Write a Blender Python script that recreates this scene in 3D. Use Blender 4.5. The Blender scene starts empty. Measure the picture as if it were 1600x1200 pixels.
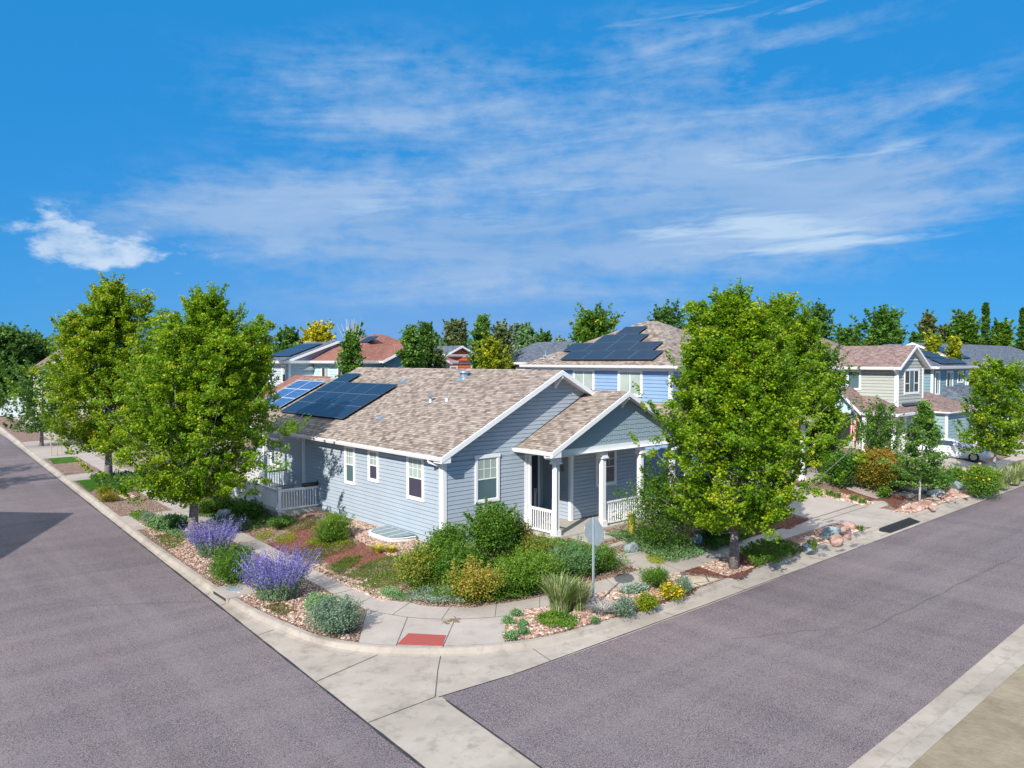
import bpy, bmesh, math, random
import numpy as np
from mathutils import Vector, Matrix
R_ = math.radians
scn = bpy.context.scene
COL = scn.collection

# ------------------------------------------------------------------ camera
FPX, CAMZ = 1187.0, 6.9
HEAD = R_(48.667); PITCH = math.atan(37.0 / FPX)
cd = bpy.data.cameras.new('Camera'); cam = bpy.data.objects.new('Camera', cd); COL.objects.link(cam)
cam.location = (0, 0, CAMZ); cam.rotation_euler = (R_(90) - PITCH, 0, HEAD - R_(90))
cd.sensor_width = 36; cd.lens = FPX / 1600 * 36; cd.clip_start = .1; cd.clip_end = 4000
scn.camera = cam
scn.render.resolution_x = 1024; scn.render.resolution_y = 768
scn.render.engine = 'CYCLES'
scn.cycles.max_bounces = 6; scn.cycles.transparent_max_bounces = 6
scn.cycles.diffuse_bounces = 3; scn.cycles.glossy_bounces = 2; scn.cycles.transmission_bounces = 3
scn.view_settings.view_transform = 'Standard'; scn.view_settings.look = 'None'
scn.view_settings.gamma = 1; scn.view_settings.exposure = EXPOSURE = 0.95

# ------------------------------------------------------------------ sun and sky
SUN_AZ, SUN_EL = -155.0, 34.0
sd = bpy.data.lights.new('Sun', 'SUN'); so = bpy.data.objects.new('Sun', sd); COL.objects.link(so)
sd.energy = 3.2; sd.angle = R_(.5); sd.color = (1, .95, .87)
sv = Vector((math.cos(R_(SUN_AZ)) * math.cos(R_(SUN_EL)), math.sin(R_(SUN_AZ)) * math.cos(R_(SUN_EL)), math.sin(R_(SUN_EL))))
so.rotation_euler = sv.to_track_quat('Z', 'Y').to_euler(); so.location = sv * 60
W = bpy.data.worlds.new('World'); scn.world = W; W.use_nodes = True
nt = W.node_tree; nt.nodes.clear()
def wn(t, **k):
    n = nt.nodes.new(t)
    for a, b in k.items(): setattr(n, a, b)
    return n
def wl(a, b): nt.links.new(a, b)
def wm(op, a, b=None, c=None, clamp=False):
    n = wn('ShaderNodeMath', operation=op, use_clamp=clamp)
    for i, x in enumerate((a, b, c)):
        if x is None: continue
        if isinstance(x, (int, float)): n.inputs[i].default_value = x
        else: wl(x, n.inputs[i])
    return n.outputs[0]
sky = wn('ShaderNodeTexSky', sky_type='NISHITA'); sky.sun_disc = False
sky.sun_elevation = R_(SUN_EL); sky.sun_rotation = R_(90 - SUN_AZ); sky.altitude = 1500
sky.air_density = 1.0; sky.dust_density = .4; sky.ozone_density = 2.2
tint = wn('ShaderNodeMix', data_type='RGBA', blend_type='MULTIPLY'); tint.inputs[0].default_value = 1
wl(sky.outputs[0], tint.inputs[6]); tint.inputs[7].default_value = (.30, .80, 1.25, 1)
tc = wn('ShaderNodeTexCoord'); sx = wn('ShaderNodeSeparateXYZ'); wl(tc.outputs['Generated'], sx.inputs[0])
az = wm('MULTIPLY', wm('ARCTAN2', sx.outputs[1], sx.outputs[0]), 57.2958)
el = wm('MULTIPLY', wm('ARCSINE', sx.outputs[2]), 57.2958)
# streaky cloud noise in sky coordinates (degrees)
cv = wn('ShaderNodeCombineXYZ'); wl(wm('MULTIPLY', az, .055), cv.inputs[0]); wl(wm('MULTIPLY', wm('ADD', el, wm('MULTIPLY', az, .05)), .30), cv.inputs[1])
n1 = wn('ShaderNodeTexNoise'); n1.inputs['Scale'].default_value = 1.0; n1.inputs['Detail'].default_value = 9; n1.inputs['Roughness'].default_value = .58; n1.inputs['Distortion'].default_value = .6
wl(cv.outputs[0], n1.inputs['Vector'])
cv2 = wn('ShaderNodeCombineXYZ'); wl(wm('MULTIPLY', az, .42), cv2.inputs[0]); wl(wm('MULTIPLY', el, .85), cv2.inputs[1]); cv2.inputs[2].default_value = 4.1
n2 = wn('ShaderNodeTexNoise'); n2.inputs['Scale'].default_value = 1.0; n2.inputs['Detail'].default_value = 8; n2.inputs['Roughness'].default_value = .62
wl(cv2.outputs[0], n2.inputs['Vector'])
cv3 = wn('ShaderNodeCombineXYZ'); wl(wm('MULTIPLY', az, .14), cv3.inputs[0]); wl(wm('MULTIPLY', wm('ADD', el, wm('MULTIPLY', az, .03)), 1.1), cv3.inputs[1]); cv3.inputs[2].default_value = 9.3
n3 = wn('ShaderNodeTexNoise'); n3.inputs['Scale'].default_value = 1.0; n3.inputs['Detail'].default_value = 8; n3.inputs['Roughness'].default_value = .6; n3.inputs['Distortion'].default_value = .4
wl(cv3.outputs[0], n3.inputs['Vector'])
def blob(a0, e0, wa, we, tilt=0.0):
    da = wm('SUBTRACT', az, a0); de = wm('SUBTRACT', wm('SUBTRACT', el, e0), wm('MULTIPLY', da, tilt))
    q = wm('ADD', wm('POWER', wm('ABSOLUTE', wm('DIVIDE', da, wa)), 2.0), wm('POWER', wm('ABSOLUTE', wm('DIVIDE', de, we)), 2.0))
    return wm('POWER', 2.71828, wm('MULTIPLY', q, -1.0))
def addall(l):
    s = l[0]
    for x in l[1:]: s = wm('ADD', s, x)
    return s
# wide soft veils
veil = addall([wm('MULTIPLY', blob(*b[:5]), b[5]) for b in [
    (68, 10.6, 8, 2.4, -.10, .85), (56, 9.4, 13, 3.0, .02, .80), (57, 18.6, 10, 3.2, -.02, .70), (49, 14.6, 12, 2.6, .1, .50), (36, 9.2, 15, 3.2, .0, .85), (50, 5.6, 17, 3.8, 0, .42),
    (31, 13.8, 12, 2.2, .03, .75), (24, 11.4, 13, 2.0, -.03, .70), (33, 22.0, 10, 2.2, 0, .55), (36, 17.6, 8, 2.6, 0, .60), (76.0, 8.4, 3, 1.4, -.25, .40), (22, 16.6, 9, 1.6, -.05, .45)]])
vn = wm('ADD', wm('ADD', wm('MULTIPLY', n1.outputs[0], .50), wm('MULTIPLY', n2.outputs[0], .38)), wm('MULTIPLY', n3.outputs[0], .12))
vm = wm('MULTIPLY', wm('SUBTRACT', wm('ADD', veil, wm('MULTIPLY', wm('SUBTRACT', vn, .5), 4.2)), .08), .95, clamp=True)
vm = wm('MULTIPLY', vm, wm('MINIMUM', wm('MULTIPLY', veil, 2.2), 1.0))
# brighter streaks and one small heap
stk = addall([wm('MULTIPLY', blob(*b[:5]), b[5]) for b in [
    (31, 9.4, 9, 1.15, .0, .95), (27, 7.9, 7, .6, -.03, .6), (28, 14.0, 9, .8, .02, .55), (52, 10.6, 9, .6, .04, .35), (63, 11.4, 6, .8, .0, .3), (33, 23.2, 8, .8, 0, .4), (44, 12.5, 10, .7, 0, .3)]])
sm_ = wm('MULTIPLY', wm('SUBTRACT', wm('ADD', stk, wm('MULTIPLY', wm('SUBTRACT', n3.outputs[0], .5), 3.6)), .32), 1.2, clamp=True)
sm_ = wm('MULTIPLY', sm_, wm('MINIMUM', wm('MULTIPLY', stk, 1.8), 1.0))
heap = addall([wm('MULTIPLY', blob(*b[:5]), b[5]) for b in [(79.4, 8.3, 2.0, 1.3, .0, .95), (77.6, 6.9, 3.8, 1.0, -.02, .85), (74.5, 7.4, 4.5, 1.2, .05, .4)]])
hm = wm('MULTIPLY', wm('SUBTRACT', wm('ADD', heap, wm('MULTIPLY', wm('SUBTRACT', n2.outputs[0], .5), 2.6)), .40), 1.6, clamp=True)
hm = wm('MULTIPLY', hm, wm('MINIMUM', wm('MULTIPLY', heap, 3.0), 1.0))
lowhaze = wm('MULTIPLY', wm('POWER', 2.71828, wm('MULTIPLY', wm('ABSOLUTE', el), -.11)), .95)
lowhaze = wm('MINIMUM', wm('MULTIPLY', lowhaze, wm('ADD', blob(52, 3, 23, 11), .12)), .9)
def wmix(f, a, b):
    m = wn('ShaderNodeMix', data_type='RGBA')
    for i, x in ((0, f), (6, a), (7, b)):
        if isinstance(x, (int, float)): m.inputs[i].default_value = x
        elif isinstance(x, tuple): m.inputs[i].default_value = (*x, 1)
        else: wl(x, m.inputs[i])
    return m.outputs[2]
base_sky = wmix(.84, tint.outputs[2], (.13, 2.1, 5.2))
hi = wm('MULTIPLY', wm('SUBTRACT', el, 30.0), 1 / 35.0, clamp=True)
base_sky = wmix(wm('MULTIPLY', hi, .8), base_sky, (10.8, 10.9, 11.2))
c1 = wmix(lowhaze, base_sky, (1.45, 2.95, 5.8))
c2 = wmix(wm('MINIMUM', vm, .88), c1, wmix(wm('MULTIPLY', wm('SUBTRACT', n1.outputs[0], .35), 3.0, clamp=True), (1.75, 3.2, 5.5), (2.8, 4.05, 6.0)))
c3 = wmix(wm('MINIMUM', sm_, .9), c2, (3.9, 5.2, 6.7))
c4 = wmix(wm('MINIMUM', hm, .9), c3, wmix(wm('MULTIPLY', wm('SUBTRACT', n2.outputs[0], .35), 3.2, clamp=True), (2.4, 3.9, 6.0), (4.6, 5.6, 6.9)))
bg = wn('ShaderNodeBackground'); bg.inputs[1].default_value = SKY = .07
wl(c4, bg.inputs[0]); wo = wn('ShaderNodeOutputWorld'); wl(bg.outputs[0], wo.inputs[0])

# ------------------------------------------------------------------ point finding on the terrain (same lens data as the camera)
_F = np.array([math.cos(HEAD) * math.cos(PITCH), math.sin(HEAD) * math.cos(PITCH), -math.sin(PITCH)])
_Rt = np.array([math.sin(HEAD), -math.cos(HEAD), 0.0]); _U = np.cross(_Rt, _F); _C = np.array([0, 0, CAMZ])
def sst(t):
    t = min(1.0, max(0.0, t)); return t * t * (3 - 2 * t)
def T(x, y):
    """ground height of the lots"""
    a, b = x - (12.3 + .05 * max(0, y - 25)), y - 16.95
    k = 2.2; h = max(k - abs(a - b), 0) / k
    d = min(a, b) - h * h * k * .25
    z = -.45 + .45 * sst(d / 3.4)
    if y < 5.4: z = -.45
    return z
def at(u, v, z=None):
    """photo pixel (1600x1200) -> point on the ground (or on the level z)"""
    d = _F + _Rt * (u - 800) / FPX + _U * (600 - v) / FPX
    zz = -.3 if z is None else z
    for i in range(1 if z is not None else 12):
        p = _C + d * ((zz - CAMZ) / d[2])
        if z is None: zz = .5 * zz + .5 * T(p[0], p[1])
    return (float(p[0]), float(p[1]), float(p[2]))
def depth_of(p): return float((np.array(p) - _C) @ _F)
def up_at(u, v, base):
    """point above/near base at the same depth as base seen at pixel"""
    w = depth_of(base); d = _F + _Rt * (u - 800) / FPX + _U * (600 - v) / FPX
    p = _C + d * w; return (float(p[0]), float(p[1]), float(p[2]))
def at_depth(u, w, z=0):
    d = _F + _Rt * (u - 800) / FPX; p = _C + d * w
    return (float(p[0]), float(p[1]), z)

# ------------------------------------------------------------------ materials
MATS = {}
class NT:
    def __init__(s, name):
        s.m = bpy.data.materials.new(name); s.m.use_nodes = True; s.t = s.m.node_tree; s.t.nodes.clear()
        s.out = s.n('ShaderNodeOutputMaterial'); s.p = s.n('ShaderNodeBsdfPrincipled'); s.l(s.p.outputs[0], s.out.inputs[0]); MATS[name] = s.m
    def n(s, t, **k):
        n = s.t.nodes.new(t)
        for a, b in k.items(): setattr(n, a, b)
        return n
    def l(s, a, b): s.t.links.new(a, b)
    def noise(s, sc, det=4, vec=None, rough=.55):
        n = s.n('ShaderNodeTexNoise'); n.inputs['Scale'].default_value = sc; n.inputs['Detail'].default_value = det; n.inputs['Roughness'].default_value = rough
        s.l(vec if vec is not None else s.co(), n.inputs['Vector']); return n.outputs[0]
    def co(s):
        if not hasattr(s, '_g'): s._g = s.n('ShaderNodeNewGeometry')
        return s._g.outputs['Position']
    def uv(s):
        return s.n('ShaderNodeUVMap').outputs[0]
    def ramp(s, fac, stops):
        r = s.n('ShaderNodeValToRGB'); e = r.color_ramp.elements
        while len(e) < len(stops): e.new(.5)
        for i, (p, c) in enumerate(stops): e[i].position = p; e[i].color = (*c, 1)
        s.l(fac, r.inputs[0]); return r.outputs[0]
    def mix(s, f, a, b, mode='MIX'):
        m = s.n('ShaderNodeMix', data_type='RGBA', blend_type=mode)
        for i, x in ((0, f), (6, a), (7, b)):
            if isinstance(x, (int, float)): m.inputs[i].default_value = x
            elif isinstance(x, tuple): m.inputs[i].default_value = (*x, 1)
            else: s.l(x, m.inputs[i])
        return m.outputs[2]
    def math(s, op, a, b=None):
        m = s.n('ShaderNodeMath', operation=op)
        for i, x in ((0, a), (1, b)):
            if x is None: continue
            if isinstance(x, (int, float)): m.inputs[i].default_value = x
            else: s.l(x, m.inputs[i])
        return m.outputs[0]
    def bump(s, h, st, dist=.01):
        b = s.n('ShaderNodeBump'); b.inputs['Strength'].default_value = st; b.inputs['Distance'].default_value = dist
        s.l(h, b.inputs['Height']); s.l(b.outputs[0], s.p.inputs['Normal'])
    def base(s, c):
        if isinstance(c, tuple): s.p.inputs['Base Color'].default_value = (*c, 1)
        else: s.l(c, s.p.inputs['Base Color'])
    def rough(s, r, spec=.5):
        s.p.inputs['Roughness'].default_value = r; s.p.inputs['Specular IOR Level'].default_value = spec

def M_paint(name, c, var=.08, rough=.55, sc=2.0, metal=0.0, spec=.4):
    if name in MATS: return MATS[name]
    k = NT(name); n = k.noise(sc, 5); n2 = k.noise(40, 3)
    c1 = tuple(x * (1 - var) for x in c); c2 = tuple(min(1, x * (1 + var)) for x in c)
    f = k.math('ADD', k.math('MULTIPLY', n, .7), k.math('MULTIPLY', n2, .3))
    k.base(k.ramp(f, [(.3, c1), (.7, c2)])); k.rough(rough, spec); k.p.inputs['Metallic'].default_value = metal
    return k.m
def M_shingle(name, ca, cb, cc):
    """laminated asphalt shingles; uv in metres, u along the eave, v up the slope"""
    k = NT(name); uv = k.uv()
    def brick(off, w, h, a, b, bias):
        mp = k.n('ShaderNodeMapping'); mp.inputs['Location'].default_value = off; k.l(uv, mp.inputs[0])
        t = k.n('ShaderNodeTexBrick'); k.l(mp.outputs[0], t.inputs[0]); t.inputs['Color1'].default_value = (*a, 1); t.inputs['Color2'].default_value = (*b, 1)
        t.inputs['Mortar'].default_value = (*b, 1); t.inputs['Scale'].default_value = 1; t.inputs['Brick Width'].default_value = w; t.inputs['Row Height'].default_value = h
        t.inputs['Mortar Size'].default_value = 0; t.inputs['Bias'].default_value = bias; t.offset = .37; t.squash = 1.0; return t
    t1 = brick((0, 0, 0), .33, .145, ca, cc, 0.0); t2 = brick((.13, 0, 0), .19, .145, ca, cb, .1)
    big = k.noise(.35, 3); sp = k.noise(90, 2)
    c = k.mix(.5, t1.outputs[0], t2.outputs[0])
    c = k.mix(k.math('MULTIPLY', k.math('SUBTRACT', big, .3), .3), c, cb)
    # dark line under each course butt
    sep = k.n('ShaderNodeSeparateXYZ'); k.l(uv, sep.inputs[0])
    fr = k.math('FRACT', k.math('DIVIDE', sep.outputs[1], .145))
    tn = k.noise(2.6, 2)
    edge = k.math('LESS_THAN', fr, .2)
    c = k.mix(k.math('MULTIPLY', edge, .6), c, tuple(x * .35 for x in cb))
    c = k.mix(k.math('MULTIPLY', sp, .35), c, tuple(x * .5 for x in cb))
    k.base(c); k.rough(.9, .2)
    k.bump(k.math('ADD', k.math('MULTIPLY', fr, -1.0), k.math('MULTIPLY', sp, .4)), .6, .012)
    return k.m
def M_leaf(name, cols, trans=.35):
    """cols: ramp stops over a per-leaf tone stored on the mesh; partly random, lighter towards crown and shrub clump tops"""
    if name in MATS: return MATS[name]
    k = NT(name); a = k.n('ShaderNodeAttribute', attribute_name='tone')
    c = k.ramp(a.outputs['Fac'], cols); k.base(c); k.rough(.5, .35)
    tr = k.n('ShaderNodeBsdfTranslucent'); k.l(k.mix(.5, c, (.30, .42, .03)), tr.inputs[0])
    ms = k.n('ShaderNodeMixShader'); ms.inputs[0].default_value = trans
    k.l(k.p.outputs[0], ms.inputs[1]); k.l(tr.outputs[0], ms.inputs[2]); k.l(ms.outputs[0], k.out.inputs[0])
    return k.m

# asphalt, concrete, soils
k = NT('asphalt'); big = k.noise(.12, 5); mid = k.noise(.9, 6, rough=.65); sp = k.noise(58, 2, rough=.6); sp2 = k.noise(28, 3, rough=.7)
c = k.ramp(big, [(.3, (.140, .114, .122)), (.7, (.182, .143, .142))])
c = k.mix(k.ramp(mid, [(.35, (0, 0, 0)), (.7, (.45, .45, .45))]), c, (.095, .09, .112))
c = k.mix(k.ramp(sp, [(.54, (0, 0, 0)), (.60, (.85, .85, .85))]), c, (.40, .335, .335))
c = k.mix(k.ramp(sp2, [(.40, (.75, .75, .75)), (.48, (0, 0, 0))]), c, (.035, .03, .036))
for sc_ in ((.9, .05, 1), (.05, .9, 1)):
    mp = k.n('ShaderNodeMapping'); mp.inputs['Scale'].default_value = sc_; k.l(k.co(), mp.inputs[0]); ln = k.noise(1.0, 4, mp.outputs[0], .6)
    c = k.mix(k.ramp(ln, [(.5, (0, 0, 0)), (.66, (.20, .20, .20))]), c, (.27, .235, .235)); c = k.mix(k.ramp(ln, [(.34, (.20, .20, .20)), (.46, (0, 0, 0))]), c, (.075, .066, .075))
ol = k.noise(1.9, 5, rough=.7); c = k.mix(k.ramp(ol, [(.70, (0, 0, 0)), (.76, (.6, .6, .6))]), c, (.05, .045, .05))
k.base(c); k.rough(.9, .2); k.bump(sp2, .5, .01)
def M_conc(name, a, b, st=.3):
    k = NT(name); big = k.noise(.5, 6, rough=.65); sp = k.noise(30, 3); smr = k.noise(1.8, 8, rough=.75)
    c = k.ramp(big, [(.3, a), (.7, b)]); c = k.mix(k.math('MULTIPLY', sp, .25), c, tuple(x * .6 for x in a))
    c = k.mix(k.ramp(smr, [(.5, (0, 0, 0)), (.75, (st, st, st))]), c, (a[0] * .55, a[1] * .55, a[2] * .55))
    k.base(c); k.rough(.85, .25); k.bump(sp, .25, .005); return k.m
M_conc('concrete', (.375, .325, .29), (.50, .44, .39), .4); M_conc('gutter_concrete', (.33, .285, .24), (.50, .44, .375), .85); M_conc('step_concrete', (.40, .375, .33), (.50, .46, .40), .4)
k = NT('joint'); k.base(k.ramp(k.noise(6), [(.3, (.05, .045, .04)), (.7, (.12, .10, .085))])); k.rough(.9)
k = NT('tar'); k.base(k.ramp(k.noise(5), [(.3, (.018, .018, .02)), (.7, (.05, .045, .045))])); k.rough(.6)
k = NT('gravel'); v = k.n('ShaderNodeTexVoronoi'); v.inputs['Scale'].default_value = 19; k.l(k.co(), v.inputs['Vector'])
hs = k.n('ShaderNodeSeparateColor'); k.l(v.outputs['Color'], hs.inputs[0])
c = k.ramp(hs.outputs[0], [(.0, (.13, .07, .055)), (.3, (.28, .165, .12)), (.65, (.42, .28, .21)), (1.0, (.56, .45, .37))])
c = k.mix(k.ramp(v.outputs['Distance'], [(.45, (0, 0, 0)), (.75, (.9, .9, .9))]), c, (.07, .045, .035)); k.base(c); k.rough(.9, .2); k.bump(k.math('MULTIPLY', v.outputs['Distance'], -1.0), 1.0, .04)
k = NT('mulch'); mp = k.n('ShaderNodeMapping'); mp.inputs['Scale'].default_value = (1, 2.3, 1); mp.inputs['Rotation'].default_value = (0, 0, .6); k.l(k.co(), mp.inputs[0])
v = k.n('ShaderNodeTexVoronoi'); v.inputs['Scale'].default_value = 21; k.l(mp.outputs[0], v.inputs['Vector']); hs = k.n('ShaderNodeSeparateColor'); k.l(v.outputs['Color'], hs.inputs[0])
c = k.ramp(hs.outputs[0], [(.0, (.07, .02, .015)), (.5, (.20, .07, .05)), (1.0, (.36, .18, .13))]); k.base(c); k.rough(.9, .2); k.bump(v.outputs['Distance'], 1.0, .03)
k = NT('dirt'); k.base(k.ramp(k.noise(1.1, 8, rough=.7), [(.3, (.20, .16, .11)), (.7, (.34, .29, .21))])); k.rough(.95, .1); k.bump(k.noise(9), .6, .03)
k = NT('lawn'); k.base(k.ramp(k.noise(3.1, 6, rough=.75), [(.3, (.03, .085, .008)), (.55, (.055, .15, .012)), (.75, (.10, .20, .02))])); k.rough(.9, .1); k.bump(k.noise(35), 1, .04)
k = NT('farground'); k.base(k.ramp(k.noise(.12, 6), [(.35, (.05, .08, .02)), (.6, (.12, .12, .05))])); k.rough(.95, .1)
k = NT('flagstone'); v = k.n('ShaderNodeTexVoronoi'); v.feature = 'DISTANCE_TO_EDGE'; v.inputs['Scale'].default_value = 1.5; k.l(k.co(), v.inputs['Vector'])
c = k.ramp(k.noise(1.4, 6), [(.3, (.42, .33, .24)), (.5, (.56, .49, .38)), (.7, (.50, .38, .27))]); c = k.mix(k.ramp(v.outputs[0], [(.02, (1, 1, 1)), (.05, (0, 0, 0))]), c, (.10, .07, .05)); k.base(c); k.rough(.9, .2)
k = NT('redplate'); w = k.n('ShaderNodeTexVoronoi'); w.inputs['Scale'].default_value = 22; w.inputs['Randomness'].default_value = 0; k.l(k.co(), w.inputs['Vector'])
k.base(k.mix(k.ramp(w.outputs['Distance'], [(.25, (1, 1, 1)), (.4, (0, 0, 0))]), (.36, .075, .06), (.45, .12, .09))); k.rough(.7); k.bump(w.outputs['Distance'], -.8, .02)
M_shingle('shingle_tan', (.56, .48, .41), (.085, .058, .047), (.25, .185, .155))
M_shingle('shingle_brown', (.44, .32, .28), (.10, .062, .06), (.25, .17, .155))
M_shingle('shingle_red', (.42, .20, .15), (.17, .07, .055), (.30, .13, .10))
M_shingle('shingle_dark', (.24, .28, .33), (.03, .038, .06), (.11, .13, .17))
def siding(n, c): return M_paint(n, c, .05, .6, 1.2)
siding('side_grey', (.375, .435, .495)); siding('side_blue', (.25, .38, .56)); siding('side_paleteal', (.30, .42, .44)); siding('side_sage', (.42, .44, .385)); siding('side_teal', (.19, .31, .35))
siding('side_cyan', (.50, .68, .72)); siding('side_palegrey', (.46, .52, .58)); siding('side_yellow', (.72, .60, .25)); siding('side_orange', (.75, .17, .06)); siding('side_darkred', (.26, .02, .03)); siding('side_cream', (.60, .62, .42))
siding('shake_grey', (.29, .38, .42)); siding('foundation_paint', (.40, .48, .54))
M_paint('trim', (.80, .80, .81), .03, .45); M_paint('gutter_white', (.82, .79, .80), .03, .35)
M_paint('door_dark', (.045, .06, .09), .1, .3); M_paint('black_metal', (.02, .02, .022), .2, .5); M_paint('grey_metal', (.38, .46, .50), .08, .4, 4, .3)
M_paint('panel_edge', (.13, .17, .21), .1, .4); M_paint('galv', (.40, .47, .52), .12, .35, 5, .6); M_paint('white_plastic', (.78, .80, .80), .03, .35); M_paint('pane_frame', (.62, .72, .80), .05, .3)
M_paint('car_white', (.80, .81, .83), .01, .22, 1, 0, .6); M_paint('tyre', (.02, .02, .02), .2, .8); M_paint('rim', (.45, .46, .48), .1, .3, 3, .8)
M_paint('brass', (.45, .33, .16), .1, .35, 3, .7); M_paint('light_red', (.4, .02, .02), .05, .25); M_paint('stake', (.5, .38, .2), .1, .8)
def M_glass(name, c, r=.06, coat=.5):
    k = NT(name); n = k.noise(.8, 2); k.base(k.ramp(n, [(.3, tuple(x * .7 for x in c)), (.7, c)])); k.rough(r, .5 + coat * .5)
    k.p.inputs['Coat Weight'].default_value = coat; k.p.inputs['Coat Roughness'].default_value = .03; return k.m
M_glass('glass_dark', (.045, .055, .075)); M_glass('glass_blind', (.42, .50, .45), .25, .35); M_glass('glass_screen', (.10, .17, .19), .35, .15); M_glass('glass_purple', (.07, .06, .10), .3, .2); M_glass('glass_car', (.015, .03, .06), .03, .8)
k = NT('solar_black'); uv = k.uv(); b = k.n('ShaderNodeTexBrick'); k.l(uv, b.inputs[0]); b.inputs['Scale'].default_value = 1; b.inputs['Brick Width'].default_value = .156; b.inputs['Row Height'].default_value = .156; b.offset = 0
b.inputs['Mortar Size'].default_value = .003; b.inputs['Color1'].default_value = (.008, .02, .042, 1); b.inputs['Color2'].default_value = (.010, .025, .05, 1); b.inputs['Mortar'].default_value = (.03, .055, .09, 1)
k.base(b.outputs[0]); k.rough(.35, .3); k.p.inputs['Coat Weight'].default_value = .12; k.p.inputs['Coat Roughness'].default_value = .12
k = NT('solar_blue'); uv = k.uv(); b = k.n('ShaderNodeTexBrick'); k.l(uv, b.inputs[0]); b.inputs['Scale'].default_value = 1; b.inputs['Brick Width'].default_value = .156; b.inputs['Row Height'].default_value = .156; b.offset = 0
b.inputs['Mortar Size'].default_value = .006; b.inputs['Color1'].default_value = (.018, .07, .20, 1); b.inputs['Color2'].default_value = (.025, .09, .25, 1); b.inputs['Mortar'].default_value = (.2, .3, .42, 1)
k.base(b.outputs[0]); k.rough(.35, .3); k.p.inputs['Coat Weight'].default_value = .1
k = NT('bark'); k.base(k.ramp(k.noise(14, 5, rough=.7), [(.3, (.10, .085, .08)), (.5, (.24, .21, .20)), (.72, (.42, .38, .36))])); k.rough(.9, .1); k.bump(k.noise(22), .8, .02)
k = NT('barkdark'); k.base(k.ramp(k.noise(9, 4), [(.3, (.045, .035, .03)), (.7, (.12, .09, .07))])); k.rough(.9, .1)
k = NT('barkyoung'); k.base(k.ramp(k.noise(9, 4), [(.3, (.30, .30, .28)), (.7, (.50, .50, .48))])); k.rough(.8, .1)
k = NT('rock_pink'); k.base(k.ramp(k.noise(2.2, 7, rough=.7), [(.3, (.24, .12, .095)), (.5, (.42, .27, .215)), (.7, (.60, .50, .45))])); k.rough(.9, .2); k.bump(k.noise(6, 6), .8, .05)
k = NT('rock_grey'); k.base(k.ramp(k.noise(2.4, 7, rough=.7), [(.3, (.10, .13, .14)), (.55, (.28, .33, .34)), (.75, (.55, .60, .62))])); k.rough(.9, .2); k.bump(k.noise(6, 6), .8, .05)
k = NT('pebble'); a = k.n('ShaderNodeAttribute', attribute_name='tone'); k.base(k.ramp(a.outputs['Fac'], [(0, (.18, .09, .07)), (.35, (.38, .235, .175)), (.7, (.52, .37, .29)), (1, (.68, .58, .49))])); k.rough(.85, .2)
k = NT('flag_cloth'); uv = k.uv(); sp_ = k.n('ShaderNodeSeparateXYZ'); k.l(uv, sp_.inputs[0])
st_ = k.math('LESS_THAN', k.math('FRACT', k.math('MULTIPLY', sp_.outputs[1], 6.5)), .5)
c = k.mix(st_, (.75, .72, .72), (.52, .02, .06)); cant = k.math('MULTIPLY', k.math('LESS_THAN', sp_.outputs[0], .42), k.math('GREATER_THAN', sp_.outputs[1], .4615))
vv = k.n('ShaderNodeTexVoronoi'); vv.inputs['Scale'].default_value = 19; vv.inputs['Randomness'].default_value = 0; k.l(uv, vv.inputs['Vector'])
star = k.math('LESS_THAN', vv.outputs['Distance'], .22)
k.base(k.mix(cant, c, k.mix(star, (.01, .03, .16), (.75, .75, .8)))); k.rough(.8, .1)

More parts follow.
